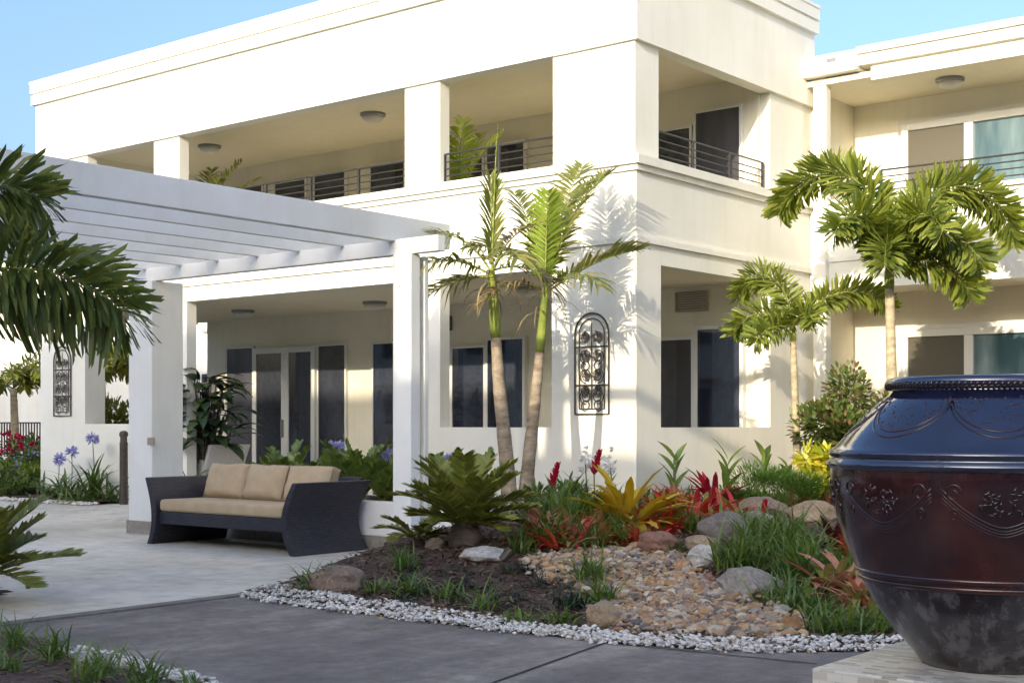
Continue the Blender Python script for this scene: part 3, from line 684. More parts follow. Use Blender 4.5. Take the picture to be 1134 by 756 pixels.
def cushion(name, c, sx, sy, sz, tilt, squash=.5, rz=0.):
    bmm = bmesh.new(); bmesh.ops.create_cube(bmm, size=2); bmesh.ops.subdivide_edges(bmm, edges=bmm.edges[:], cuts=9, use_grid_fill=True)
    b = MB(); rot = Matrix.Rotation(rz, 3, 'Z') @ Matrix.Rotation(tilt, 3, 'X')
    for v in bmm.verts:
        x, y, z = v.co; ex = 1 - abs(x) ** 6; ez = 1 - abs(z) ** 6
        th = squash + (1 - squash) * (max(0, ex) * max(0, ez)) ** .5
        pin = 1 - .035 * (1 - abs(x)) * (abs(z) > .8)
        q = Vector((x * sx * (1 - .03 * (1 - z * z)), y * sy * th, z * sz * pin)); q += Vector((0, .016 * noise.noise((x * 2.1 + c[0] * 7, z * 2.1, y)) + .006 * noise.noise((x * 6 + c[0] * 7, z * 6, y)), .014 * noise.noise((x * 3, z * 3, c[0]))))
        b.v.append(tuple(rot @ q + Vector(c)))
    bmm.verts.ensure_lookup_table()
    for f in bmm.faces: b.f.append([v.index for v in f.verts]); b.m.append(0)
    bmm.free(); o = b.build(name, FABRIC, sofa, smooth=True, bevel=0)
    pts = []
    for t in np.linspace(0, 2 * math.pi, 41):
        ct, st = math.cos(t), math.sin(t); k = 1 / max(abs(ct), abs(st)); x, z = ct * k, st * k
        x *= .985; z *= .985
        pts.append(rot @ Vector((x * sx, -sy * squash * .9, z * sz)) + Vector(c))
    MB().tube(pts, .006, 6, False).build('piping', PIPING, o, smooth=True)
seatc = MB(); seatc.box(sx0 + .19, sx1 - .19, sy0 + .01, sy1 - .2, .337, .455); seatc.build('seat_cushion', FABRIC, sofa, bevel=.035, seg=4, smooth=True)
cw = (sx1 - sx0 - .38) / 3
for i in range(3):
    cushion('back_cushion', (sx0 + .19 + cw * (i + .5), sy1 - .30 + rng.uniform(-.01, .01), .615), cw * .49, .115, .18, R_(-19), .45, rng.uniform(-.04, .04))

# white wicker armchair in the porch
chp = D(240, 19.2); chx, chy = chp.x - .15, chp.y
chair = thing('armchair', 'pale wicker armchair inside the porch beside a dark leafy plant', 'armchair', (chx, chy, .1))
BX(chx - .3, chx + .3, chy - .3, chy + .3, .42, .5).build('seat', PALEWICK, chair, bevel=.02)
BX(chx - .29, chx + .2, chy - .28, chy + .25, .5, .6).build('seat_cushion', plain('grey_pad', (.16, .15, .15), .9, 20, .1, 0), chair, bevel=.03)
b = MB(); b.add([(chx + .22, chy - .34, .5), (chx + .22, chy + .34, .5), (chx + .40, chy + .36, .93), (chx + .40, chy - .36, .93), (chx + .28, chy - .34, .5), (chx + .28, chy + .34, .5), (chx + .46, chy + .36, .93), (chx + .46, chy - .36, .93)],
    [(0, 3, 2, 1), (4, 5, 6, 7), (0, 1, 5, 4), (1, 2, 6, 5), (2, 3, 7, 6), (3, 0, 4, 7)]); b.build('backrest', PALEWICK, chair, bevel=.02)
for s_ in (-1, 1): BX(chx - .3, chx + .3, chy + s_ * .33 - .035, chy + s_ * .33 + .035, .5, .72).build('arm', PALEWICK, chair, bevel=.02)
for sx_ in (-1, 1):
    for sy_ in (-1, 1): BX(chx + sx_ * .25 - .025, chx + sx_ * .25 + .025, chy + sy_ * .28 - .025, chy + sy_ * .28 + .025, .1, .42).build('leg', PALEWICK, chair)

# bollard by the left column
p = D(137, 18.75); bo = thing('bollard_light', 'dark bollard light on the bed edge behind the broad pergola column', 'bollard', (p.x, p.y, .1))
MB().lathe([(.055, .1), (.055, .96)], (p.x, p.y, 0), 20).build('post', IRON, bo, smooth=False)
MB().lathe([(.048, .96), (.048, 1.04)], (p.x, p.y, 0), 20).build('lens', plain('smoked_lens', (.1, .09, .08), .2, 5, .1, 0), bo)
MB().lathe([(.06, 1.04), (.06, 1.08), (.045, 1.11), (.002, 1.12)], (p.x, p.y, 0), 20).build('cap', IRON, bo)

# ================================================================== JAR ON ITS PLINTH
jx, jy, jz = -1.87, 5.16, .3
ped = thing('tiled_plinth', 'low square plinth clad in small cream and tan mosaic tiles', 'plinth', (-1.83, 5.16, 0))
BX(-2.34, -1.34, 4.66, 5.66, 0, jz).build('tiled_block', MOSAIC, ped, bevel=.004)
jar = thing('glazed_jar', 'huge dark brown glazed pottery jar with moulded swags on the tiled plinth', 'jar', (jx, jy, jz))
def jprof(z):      # radius of the body at world height z
    P = [(.30, .235), (.31, .25), (.335, .258), (.412, .33), (.524, .412), (.60, .452), (.674, .488), (.75, .520), (.828, .547), (.93, .570), (1.0, .577), (1.05, .575)]
    for (z0, r0), (z1, r1) in zip(P, P[1:]):
        if z <= z1: t = (z - z0) / (z1 - z0); return r0 + (r1 - r0) * max(0, t)
    return P[-1][1]
low = [(jprof(z) , z - jz) for z in np.linspace(.30, .625, 14)]
MB().lathe([(.0, 0)] + low, (jx, jy, jz), 128, cap=False).build('lower_body', WORN, jar, smooth=True)
body = [(jprof(z), z - jz) for z in np.linspace(.625, 1.035, 18)]
MB().lathe(body, (jx, jy, jz), 128, cap=False).build('body', GLAZE, jar, smooth=True)
sh = [(.577, .735), (.590, .745), (.592, .757), (.580, .768), (.573, .778), (.583, .788), (.582, .80), (.565, .81), (.548, .826), (.512, .868), (.475, .908), (.435, .95), (.40, .982), (.372, 1.003), (.352, 1.015), (.343, 1.027), (.345, 1.034)]
MB().lathe(sh, (jx, jy, jz), 128, cap=False).build('shoulder', GLAZE_SKY, jar, smooth=True)
rim = [(.345, 1.032), (.362, 1.037), (.371, 1.046), (.372, 1.06), (.362, 1.073), (.34, 1.078), (.315, 1.07), (.30, 1.0), (.28, .9), (.0, .88)]
ro = MB().lathe(rim, (jx, jy, jz), 128, cap=False).build('rim', GLAZE_SKY, jar, smooth=True)
rp = MB()
for k in range(110):
    a = 2 * math.pi * k / 110; c = Vector((jx + .368 * math.cos(a), jy + .368 * math.sin(a), jz + 1.045)); tg = Vector((-math.sin(a), math.cos(a), 0))
    rp.tube([c - tg * .008 - Vector((0, 0, .013)), c + tg * .0, c + tg * .008 + Vector((0, 0, .013))], [.003, .007, .003], 6)
rp.build('rope_moulding', GLAZE, ro, smooth=True)
def onjar(a, z, lift=.0):
    r = (jprof(z) if z < 1.05 else np.interp(z - jz, [s[1] for s in sh], [s[0] for s in sh])) + lift; return Vector((jx + r * math.cos(a), jy + r * math.sin(a), z))
def ringpart(name, z, rad, m):
    MB().tube([onjar(a, z, -.002) for a in np.linspace(0, 2 * math.pi, 129)], rad, 8, False).build(name, m, jar, smooth=True)
ringpart('ridge', .655, .010, GLAZE); ringpart('ridge', .625, .012, GLAZE); 
rel = MB(); NM = 8
A0 = math.atan2(-jy, -jx)
for k in range(NM):
    a0 = A0 + .10 + 2 * math.pi * k / NM; wd = 2 * math.pi / NM
    for off, rad in ((0, .0038), (.018, .0025), (.032, .0025), (.046, .002)):
        pts = [onjar(a0 + wd * (t - .5), 1.005 - off - (.155 - off * .3) * (1 - (2 * abs(t - .5)) ** 1.6) ** .9 * 1.0, -.0015) for t in np.linspace(.04, .96, 26)]
        rel.tube(pts, rad, 6)
    for q in range(46):
        u, v_ = rng.uniform(-1, 1), rng.uniform(-1, 1)
        if u * u + v_ * v_ > 1: continue
        c = onjar(a0 + u * wd * .2, .935 + v_ * .05, 0); n = Vector((math.cos(a0), math.sin(a0), 0)); tn = Vector((-n.y, n.x, 0)); a = rng.uniform(0, 6.28)
        d = tn * math.cos(a) + Vector((0, 0, math.sin(a)))
        rel.tube([c - d * .015, c + n * .0, c + d * .015], [.0015, .005, .0015], 6)
    # leaf curls between the swags
    for sg in (-1, 1):
        ac = a0 + wd * .5 + sg * wd * .13
        pts = [onjar(ac + sg * .05 * (1 - t / 11) * math.cos(t), .965 + .035 * (1 - t / 11) * math.sin(t), .001) for t in np.linspace(0, 8, 22)]; rel.tube(pts, .0035, 6)
        pts = [onjar(ac + sg * .03 * (1 - t / 11) * math.cos(t), .89 + .025 * (1 - t / 11) * math.sin(t), .001) for t in np.linspace(0, 8, 18)]; rel.tube(pts, .003, 6)
    # scallops on the shoulder
    for off in (0, .02):
        pts = [onjar(a0 + wd * t, 1.285 - off - .11 * abs(math.sin(math.pi * (t + .5))) ** .7, -.0005) for t in np.linspace(-.5, .5, 22)]; rel.tube(pts, .0035, 6)
    for q in range(60):
        t = rng.uniform(-.5, .5); lim = 1.275 - .1 * abs(math.sin(math.pi * (t + .5))) ** .7; z = rng.uniform(lim, 1.30)
        if z > 1.3: continue
        c = onjar(a0 + wd * t, z, 0); a = rng.uniform(0, 3.14); n = (c - Vector((jx, jy, c.z))).normalized(); tn = Vector((-n.y, n.x, 0)); upv = (Vector((0, 0, 1)) - n * .8).normalized()
        d = tn * math.cos(a) + upv * math.sin(a); rel.tube([c - d * .009, c + n * .0, c + d * .009], [.001, .0026, .001], 5)
rel.build('moulded_relief', GLAZE, jar, smooth=True)

# ================================================================== ROCKS
def rock(px, py, wpx, hpx, kind, label, flat=1.0, rot=None, at=None):
    p = at or B(px, py + hpx * .42); dep = Vector((p.x, p.y)).dot(Vector(FX)); s = dep / FPX; W = wpx * s * .5; Hh = hpx * s
    bmm = bmesh.new(); bmesh.ops.create_icosphere(bmm, subdivisions=4, radius=1); b = MB(); sd_ = rng.uniform(0, 50); a = rng.uniform(0, 3)
    nn = [Vector((rng.gauss(0, 1), rng.gauss(0, 1), rng.gauss(0, .6))).normalized() for _ in range(7)]; dd = [rng.uniform(.62, .9) for _ in nn]
    for v in bmm.verts:
        c = v.co.copy()
        for n, d in zip(nn, dd):
            h = c.dot(n)
            if h > d: c -= n * (h - d) * .85
        c *= 1 + .16 * noise.noise(c * 1.7 + Vector((sd_, 0, 0))) + .06 * noise.noise(c * 5 + Vector((sd_, 3, 0)))
        q = Vector((c.x * W * 1.12, c.y * W * .85, c.z * Hh * .62 * flat)); q.rotate(Matrix.Rotation(TH + rng.choice((0,)), 3, 'Z'))
        b.v.append(tuple(q + p + Vector((0, 0, Hh * .38 * flat))))
    for f in bmm.faces: b.f.append([v.index for v in f.verts]); b.m.append(0)
    bmm.free(); o = b.build('rock', RK[kind], smooth=True); tag(o, label, 'rock', 'rocks in the garden bed')
rock(376, 642, 66, 26, 'brown', 'broad flat brown rock between pebble strip and patio edge')
rock(535, 613, 46, 15, 'white', 'pale flat stone at the foot of the big cycad on its left side')
rock(482, 602, 20, 13, 'brown', 'small tan block of stone under the cycad fronds')
rock(548, 617, 22, 10, 'white', 'small whitish stone right of the cycad stem')
rock(668, 681, 36, 27, 'tan', 'upright tan sandstone rock by the pebbles at the creek bed front')
rock(730, 601, 46, 25, 'red', 'rounded reddish brown boulder behind the creek stones under bromeliads')
rock(775, 601, 38, 15, 'tan', 'low tan rock right of the reddish boulder')
rock(776, 616, 32, 25, 'white', 'whitish grey rock at the right side of the creek stones')
rock(830, 645, 68, 30, 'grey', 'big smooth grey boulder lying in front of the grass clumps')
rock(803, 585, 52, 32, 'dark', 'dark angular grey rock behind the long grass clump')
rock(838, 576, 36, 18, 'grey', 'small grey rock in front of the brown boulder near fern')
rock(845, 563, 54, 22, 'brown', 'long brown grey boulder under the feathery fern bush')
rock(900, 567, 50, 22, 'tan', 'tan rock below the orange bromeliad beside jar')
rock(877, 690, 30, 17, 'orange', 'orange brown stone at the right front tip of the creek bed')
rock(783, 640, 14, 11, 'red', 'small reddish stone left of the big smooth grey boulder')
rock(850, 700, 20, 10, 'grey', 'flat bluish grey stone next to the orange brown stone')
rock(92, 729, 30, 12, 'white', 'white stone at the corner of the front left bed', at=G(92, 733, .03))
rock(620, 622, 26, 10, 'tan', 'low tan stone at the back left of the creek bed')

# ================================================================== PLANTS
def az(px_dir): return TH + px_dir        # 0 = towards picture right
# --- twin feather palms
def feather_palm(name, pts_tr, r0, r1, shaft, fronds, label, seed, crownmats, dry=0):
    rg = random.Random(seed); base = Vector(pts_tr[0]); o = thing(name, label, 'palm tree', base)
    n = len(pts_tr); sm = []
    for i in range(n - 1):
        for k in range(5): sm.append(Vector(pts_tr[i]).lerp(Vector(pts_tr[i + 1]), k / 5))
    sm.append(Vector(pts_tr[-1])); k = len(sm)
    rad = [(r0 + (r1 - r0) * i / (k - 1)) * (1 + (.35 if i == 0 else .15 if i == 1 else 0)) * (1 + .035 * math.sin(i * 2.4)) for i in range(k)]
    MB().tube(sm, rad, 14).build('trunk', TRUNK if not shaft.get('pale') else TRUNKL, o, smooth=True)
    top = sm[-1]; d = (sm[-1] - sm[-3]).normalized(); e = top + d * shaft['len']
    if shaft['len'] > 0: MB().tube([top - d * .02, top + d * shaft['len'] * .25, top + d * shaft['len'] * .7, e], [r1 * 1.02, r1 * 1.12, r1 * .95, r1 * .6], 12).build('crownshaft', SHAFT, o, smooth=True)
    for f in fronds:
        m = MB(); m.cur = 0; q = dict(f); mt = q.pop('m', 0); a = q.pop('az'); el = q.pop('el'); ln = q.pop('ln'); bend = q.pop('bend'); nl = q.pop('nl', 46); ll = q.pop('ll', .45); lw = q.pop('lw', .035)
        m.frond(e - d * rg.uniform(0, .06), az(a), el, ln, bend, nl, ll, lw, rg, leafmat=1, **q)
        m.build('frond', [SHAFT, crownmats[mt]], o)
    if dry:
        m = MB()
        for i in range(dry): m.strap(e - d * rg.uniform(0, .25) + Vector((rg.uniform(-.05, .05), rg.uniform(-.05, .05), 0)), rg.uniform(0, 6.28), rg.uniform(-.4, .7), rg.uniform(.25, .6), .02, rg.uniform(.8, 2.2))
        m.build('dead_frond', DRYF, o)
    return o
pb0 = D(572, 13.0, .25)
RXv, FXv = Vector((RX[0], RX[1], 0)), Vector((FX[0], FX[1], 0))
def PX(px, py, dep): return Vector((ray(px, py)[0] * dep, ray(px, py)[1] * dep, EYE + (470 - py) / FPX * dep))
A_ = (ALEX, ALEXY, DRYF)
feather_palm('palm_tree', [PX(566, 566, 13.0), PX(560, 500, 13.0), PX(552, 420, 13.0), PX(549, 372, 13.0)], .080, .047, {'len': .62}, [
    dict(az=2.75, el=1.0, ln=1.0, bend=1.5, nl=34, ll=.42, lw=.03, droop=.7, ragged=.2), dict(az=3.3, el=.5, ln=.85, bend=1.2, nl=30, ll=.40, lw=.03, droop=.7, ragged=.25),
    dict(az=2.9, el=.0, ln=.8, bend=.9, nl=30, ll=.42, lw=.03, droop=.6, ragged=.25), dict(az=1.7, el=1.5, ln=.95, bend=.15, nl=36, ll=.36, lw=.03, vee=.9, fwd=(1.2, 1.6)), dict(az=.5, el=1.2, ln=.8, bend=1.2, nl=28, ll=.36, lw=.03, ragged=.35, droop=.5, m=2),
    dict(az=-1.2, el=.6, ln=.8, bend=1.4, nl=28, ll=.4, lw=.03, ragged=.3, droop=.7), dict(az=-.5, el=.2, ln=.7, bend=1.2, nl=26, ll=.36, lw=.028, ragged=.35, droop=.6, m=2), dict(az=.1, el=1.55, ln=1.45, bend=.05, nl=10, ll=.12, lw=.02, fwd=(3, 4), rr=.016)],
    'left of the twin feather palms, ragged olive crown on a leaning ringed trunk', 11, A_, 26)
feather_palm('palm_tree', [PX(580, 568, 13.05), PX(586, 505, 13.05), PX(594, 430, 13.05), PX(598, 388, 13.05)], .074, .041, {'len': .60}, [
    dict(az=1.05, el=1.25, ln=1.55, bend=.55, nl=56, ll=.42, lw=.032, droop=.25, vee=.35), dict(az=.55, el=1.3, ln=1.45, bend=.75, nl=52, ll=.40, lw=.032, droop=.2, vee=.4), dict(az=-1.5, el=1.45, ln=.95, bend=.3, nl=44, ll=.36, lw=.022, m=1, vee=.6, fwd=(.6, 1.2)),
    dict(az=-.05, el=.62, ln=1.0, bend=.5, nl=44, ll=.40, lw=.03, vee=.55, droop=.3), dict(az=2.6, el=.9, ln=1.0, bend=1.1, nl=40, ll=.42, lw=.032, droop=.5), dict(az=2.1, el=1.25, ln=1.2, bend=.5, nl=40, ll=.38, lw=.03, m=0),
    dict(az=-.9, el=.45, ln=.8, bend=1.2, nl=30, ll=.36, lw=.03, ragged=.3, droop=.6), dict(az=3.5, el=.3, ln=.7, bend=1.3, nl=28, ll=.36, lw=.03, ragged=.35, droop=.6, m=2)],
    'right of the twin feather palms, bright lime new frond and tall arching leaves', 12, A_, 16)
# --- foxtail palms by the right wing
def foxtail(tr, r0, r1, fr, label, seed, lm=FOX, ll=.36, lw=.05, pale=True, sp=.35, dens=125, dr=.04, fwd=(.15, .55)):
    fs = [dict(az=a, el=e, ln=l, bend=b_, plume=True, nl=int(dens * l), ll=ll, lw=lw, start=.10, droop=dr, rr=.014, prof=.3, fwd=fwd) for a, e, l, b_ in fr]
    return feather_palm('foxtail_palm', tr, r0, r1, {'len': sp, 'pale': pale}, fs, label, seed, (lm,))
foxtail([PX(884, 552, 14.7), PX(882, 480, 14.7), PX(878, 376, 14.7)], .048, .034, [(2.2, 1.45, 1.25, 2.75), (2.75, .75, .8, 2.2), (.05, .85, 1.25, 1.75), (-2.7, .1, .55, 1.2), (-1.2, 1.0, .5, 2.2)],
    'smaller foxtail palm with slim pale trunk between corner wall and shrub', 21, ll=.23, lw=.03, sp=.16)
foxtail([PX(990, 550, 14.0), PX(988, 440, 14.0), PX(985, 318, 14.0)], .062, .046, [(2.2, 1.5, 2.35, 2.75), (.35, 1.3, 2.35, 2.95), (-2.5, 1.25, 1.15, 2.5), (-1.2, 1.25, 1.15, 2.5), (-.45, .85, 1.15, 2.4), (-.15, .35, 1.0, 1.9), (-1.9, .8, .8, 2.3), (1.5, 1.4, .8, 1.5)],
    'tall bushy foxtail palm rising behind the glazed jar', 22, ll=.31, lw=.038, sp=.24)
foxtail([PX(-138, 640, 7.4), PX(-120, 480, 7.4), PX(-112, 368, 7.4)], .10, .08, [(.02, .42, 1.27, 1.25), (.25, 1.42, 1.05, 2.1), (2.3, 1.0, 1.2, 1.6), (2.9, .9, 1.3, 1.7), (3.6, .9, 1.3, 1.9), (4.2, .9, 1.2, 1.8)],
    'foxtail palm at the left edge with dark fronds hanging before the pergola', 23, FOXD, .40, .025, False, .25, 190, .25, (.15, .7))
# --- cycads
def cycad(p, nf, ln, ll, lw, label, seed, el=(.2, 1.3), mats=CYCM, stem=.12, nl=26, name='cycad', cat='cycad', bend=.7, dry=3, group=None):
    rg = random.Random(seed); o = thing(name, label, cat, p, group)
    if stem: MB().lathe([(stem * 1.0, -.05), (stem * 1.15, stem * .6), (stem * .8, stem * 1.3), (.01, stem * 1.5)], p, 14).build('stem', WOOD, o, smooth=True)
    m = MB()
    for i in range(nf):
        e = el[0] + (el[1] - el[0]) * (i + .5) / nf; a = i * 2.399 + rg.uniform(-.3, .3); m.cur = 1
        m.frond(Vector(p) + Vector((0, 0, stem * 1.1)), a, e, ln * rg.uniform(.75, 1.1), bend * rg.uniform(.5, 1.2), nl, ll, lw, rg, start=.22, vee=.35, droop=.05, rr=.009, fwd=(.45, .9), leafmat=0, prof=.35)
    m.build('fronds', [mats, CYCM], o)
    if dry:
        m = MB()
        for i in range(dry * 4): m.strap(Vector(p) + Vector((0, 0, stem)), rg.uniform(0, 6.28), rg.uniform(-.1, .8), rg.uniform(.1, .28) * ln * 1.6, .02, rg.uniform(.5, 1.8))
        m.build('dead_fronds', CYCDRY, o)
    return o
cp = Vector((CY.x, CY.y, bedz(CY.x, CY.y)))
cycad(cp, 34, .64, .15, .036, 'large olive green cycad on the mulch mound before the slim post', 31, (.2, 1.35), nl=30, dry=8)
cycad(B(462, 604), 9, .34, .12, .035, 'small cycad with low fronds at the post foot, left of the large one', 32, (.1, .9), stem=.05, nl=18, dry=0)
cycad(Vector((-8.65, 4.96, .03)), 26, .66, .17, .04, 'cycad with stiff upright fronds at the left edge of the patio', 33, (.25, 1.3), nl=26, dry=0)
# --- glossy pinnate plants in the planter
zzl = ['leftmost glossy plant behind sofa cushions, in front of glass door', 'low glossy plant behind the sofa, second from left', 'glossy plant behind right sofa arm under the blue agapanthus', 'tall glossy plant right of the sofa arm in planter', 'glossy plant in planter directly left of the slim pergola post', 'glossy plant right of the slim pergola post in planter', 'glossy plant beside the twin palm trunks in planter']
for k, (px, h, ln) in enumerate(((316, 0, .52), (340, 0, .40), (368, 0, .46), (398, 0, .60), (424, 0, .50), (484, 0, .50), (522, 0, .50))):
    d_ = ray(px, 470); t = 9.95 / d_[1]; p = Vector((d_[0] * t, 9.95, .40))
    cycad(p, 13, ln * 1.15, .14, .055, zzl[k], 40 + k, (.75, 1.45), ZZ, 0, 13, 'glossy_plant', 'plant', .45, 0, 'glossy plants in the planter')
# --- strap-leaf clumps, agapanthus
def clump(name, p, n, ln, wd, mt, label, cat, seed, el=(.5, 1.4), bend=1.2, group=None, flowers=None, spread=.05, fold=0, shape=None, fm=None, build_thing=True):
    rg = random.Random(seed); m = MB()
    for i in range(n):
        a = rg.uniform(0, 6.28); q = Vector(p) + Vector((rg.gauss(0, spread), rg.gauss(0, spread), -.01)); 
        m.strap(q, a, rg.uniform(*el), ln * rg.uniform(.6, 1.1), wd * rg.uniform(.75, 1.15), bend * rg.uniform(.5, 1.4), 5, fold, shape)
    if not flowers:
        o = m.build(name, mt, origin=p); return tag(o, label, cat, group)
    o = thing(name, label, cat, p, group); m.build('leaves', mt, o)
    for (dx, h, kind) in flowers:
        base = Vector(p); top = base + Vector((RX[0] * dx, RX[1] * dx, h)); MB().tube([base, base.lerp(top, .5) + Vector((.01, .01, .02)), top], .006, 5).build('flower_stalk', STRAP, o)
        f = MB()
        if kind == 'ball':
            for i in range(60):
                d = Vector((rg.gauss(0, 1), rg.gauss(0, 1), rg.gauss(.1, .8))).normalized(); f.blade(top + d * .03, d, .085, .03, Vector((rg.gauss(0, 1), rg.gauss(0, 1), rg.gauss(0, 1))))
        elif kind == 'spike':
            for i in range(46):
                t = i / 46; a = i * 2.4; d = Vector((math.cos(a), math.sin(a), 1.1)); f.blade(top + Vector((.05 * t, .02 * t, -.08 + .2 * t)), d, .085 * (1.15 - t * .7), .03, Vector((0, 0, 1)))
        else:
            for i in range(28):
                c = top + Vector((rg.gauss(0, .03), rg.gauss(0, .03), rg.gauss(0, .07)));
                for q in range(4): d = Vector((rg.gauss(0, 1), rg.gauss(0, 1), rg.gauss(0, 1))).normalized(); f.blade(c, d, .032, .028, Vector((rg.gauss(0, 1), rg.gauss(0, 1), 1)))
        f.build('flower', fm, o)
    return o
def yz(px, y, z):
    d = ray(px, 470); t = y / d[1]; return Vector((d[0] * t, y, z))
ag = 'agapanthus clumps along the far wall'
clump('agapanthus', yz(104, 11.35, .15), 34, .75, .045, STRAP, 'agapanthus with tallest blue flower under the far wall opening', 'plant', 51, (.6, 1.4), 1.0, ag, [(-.02, .85, 'ball')], .08, .3, fm=FLBLUE)
clump('agapanthus', yz(78, 11.3, .15), 34, .62, .045, STRAP, 'agapanthus with pale middle flower below the far iron panel', 'plant', 52, (.5, 1.3), 1.1, ag, [(.02, .66, 'ball')], .09, .3, fm=FLBLUE)
clump('agapanthus', yz(62, 11.3, .15), 30, .55, .045, STRAP, 'agapanthus with lowest leftmost blue flower on the far wall', 'plant', 53, (.5, 1.3), 1.1, ag, [(.05, .55, 'ball')], .09, .3, fm=FLBLUE)
clump('agapanthus', yz(126, 11.35, .15), 24, .55, .045, STRAP, 'flowerless strap-leaved clump next to the bollard light', 'plant', 54, (.4, 1.2), 1.1, ag, None, .08, .3)
clump('agapanthus', yz(88, 11.1, .13), 24, .32, .035, GRASS, 'low green strap plant at the front of the far wall bed', 'plant', 55, (.3, 1.2), 1.1, ag, None, .12, .3)
pz = yz(372, 10.1, .40); clump('agapanthus', pz, 16, .5, .03, STRAP, 'blue agapanthus flower behind the sofa in front of glass doors', 'plant', 56, (.8, 1.4), .7, 'agapanthus in the planter', [(0, .55, 'ball')], .04, .3, fm=FLBLUE)
pz = yz(428, 10.1, .40); clump('agapanthus', pz, 14, .4, .03, STRAP, 'small blue agapanthus bloom just left of the slim post', 'plant', 57, (.8, 1.4), .7, 'agapanthus in the planter', [(0, .47, 'ball')], .04, .3, fm=FLBLUE)
pz = yz(502, 10.1, .40); clump('agapanthus', pz, 14, .45, .03, STRAP, 'blue agapanthus bloom between slim post and twin palms', 'plant', 58, (.8, 1.4), .7, 'agapanthus in the planter', [(0, .45, 'ball')], .04, .3, fm=FLBLUE)
# --- grass tufts: (px, py, blades, length, label, material)
GG = 'grass tufts in the garden beds'
T_ = [(347, 654, 60, .30, 'spiky grass tuft left of the broad flat brown rock', GRASSL), (366, 650, 30, .26, 'thin pale grass tuft touching the broad flat brown rock', GRASSL), (447, 630, 40, .26, 'wispy grass tuft near the patio corner below small cycad', GRASSL),
      (420, 655, 34, .18, 'dark low tuft right of the broad flat brown rock', GRASS), (456, 658, 50, .24, 'grass tuft on the mulch slope left of centre', GRASS), (499, 664, 34, .22, 'narrow upright tuft on mulch below the cycad', GRASSL), (536, 676, 26, .30, 'slender tall tuft on mulch below cycad right side', GRASSL),
      (577, 690, 34, .16, 'small bright tuft on the pebble strip centre', GRASSL), (622, 690, 46, .17, 'small green tuft left of upright tan sandstone rock', GRASSL), (652, 645, 64, .34, 'grass tuft at the left edge of creek stones, upper one', GRASSL), (664, 668, 60, .26, 'grass tuft above the upright tan sandstone rock', GRASS),
      (632, 672, 50, .18, 'dark spreading tuft beside the creek stones', MONDO), (577, 612, 40, .30, 'grass tuft at the end of white planter wall', GRASS), (652, 606, 80, .38, 'green grass clump in front of the red flowers', GRASS), (690, 604, 60, .30, 'fine grass clump under the yellow bromeliad', GRASS),
      (768, 588, 70, .30, 'grass clump in front of the red bromeliads right', GRASS), (822, 628, 130, .44, 'big grass clump left of the grass mass beside boulder', GRASS), (868, 615, 150, .5, 'tallest dark green grass clump at the centre of right bed', GRASS), (890, 640, 150, .5, 'large grass clump between grey boulder and pink bromeliad', GRASS),
      (850, 610, 110, .42, 'grass clump behind the big smooth grey boulder', GRASS), (880, 672, 90, .34, 'loose grass clump in front of the pink bromeliad', GRASS), (922, 700, 90, .26, 'low grass tuft at the pebbles left of jar', GRASS), (905, 685, 60, .22, 'short grass tuft between creek tip and pink bromeliad', GRASS), (975, 698, 90, .28, 'bright grass tuft beside the jar foot', GRASSL),
      (740, 612, 50, .2, 'small tuft at the foot of reddish boulder', GRASS), (830, 560, 60, .3, 'dark tuft left of the brown boulder below fern', GRASS), (672, 592, 60, .34, 'grass clump behind the yellow bromeliad base', GRASS), (610, 575, 70, .5, 'tall green clump right of twin palm trunks', STRAP)]
for k, (px, py, n, ln, lab, mt) in enumerate(T_): clump('grass_tuft', B(px, py), int(n * 1.5), ln, .014, mt, lab, 'grass', 100 + k, (.45, 1.5), 1.35, GG, spread=.045 if n < 80 else .09)
T2 = [(18, 716, 60, .22, 'dark tuft at the back of the front left bed'), (60, 728, 60, .26, 'tuft behind the white corner stone in front left bed'), (112, 746, 60, .24, 'tuft right of the white corner stone by the driveway'), (162, 758, 60, .26, 'rightmost tuft of the front left bed over the pebbles'), (8, 745, 50, .2, 'low tuft in the picture corner of the front left bed'), (92, 756, 40, .26, 'bluish tuft at the bottom of front left bed'), (215, 764, 20, .16, 'thin blades at the right tip of front left bed')]
for k, (px, py, n, ln, lab) in enumerate(T2): clump('grass_tuft', G(px, py, .06), n, ln, .011, GRASSL if k % 3 == 2 else GRASS, lab, 'grass', 140 + k, (.45, 1.5), 1.3, GG, spread=.035)
T3 = [(600, 602, .34, 'leafy green tuft at the end corner of the white planter'), (628, 588, .5, 'tall grassy clump between the palms and red ginger spikes'), (640, 584, .5, 'tall grassy clump under the white flowers'), (670, 580, .45, 'grassy clump behind the big yellow bromeliad leaves'), (712, 572, .35, 'grassy clump beside the building corner'), (760, 560, .34, 'grassy clump at the foot of the first canna stalk'), (820, 590, .34, 'grassy tuft between dark angular rock and long grass'), (935, 640, .34, 'grassy tuft behind the pink bromeliad')]
for k, (px, py, ln, lab) in enumerate(T3): clump('grass_tuft', B(px, py), 90, ln, .016, GRASSL if k % 2 else GRASS, lab, 'grass', 160 + k, (.5, 1.5), 1.3, GG, spread=.08)
# fallen leaves
lt = MB(); rg = random.Random(5)
for i in range(420):
    p = B(rg.uniform(400, 960), rg.uniform(590, 700), .02); lt.blade(p, Vector((rg.gauss(0, 1), rg.gauss(0, 1), rg.uniform(-.1, .3))), rg.uniform(.04, .11), rg.uniform(.012, .03), Vector((rg.gauss(0, .4), rg.gauss(0, .4), 1)), .1)
tag(struct(lt.build('leaf_litter', DRYF, origin=(0, 0, 0)), 'stuff'), 'dry tan leaf litter lying on the mulch and between plants', 'leaf litter')
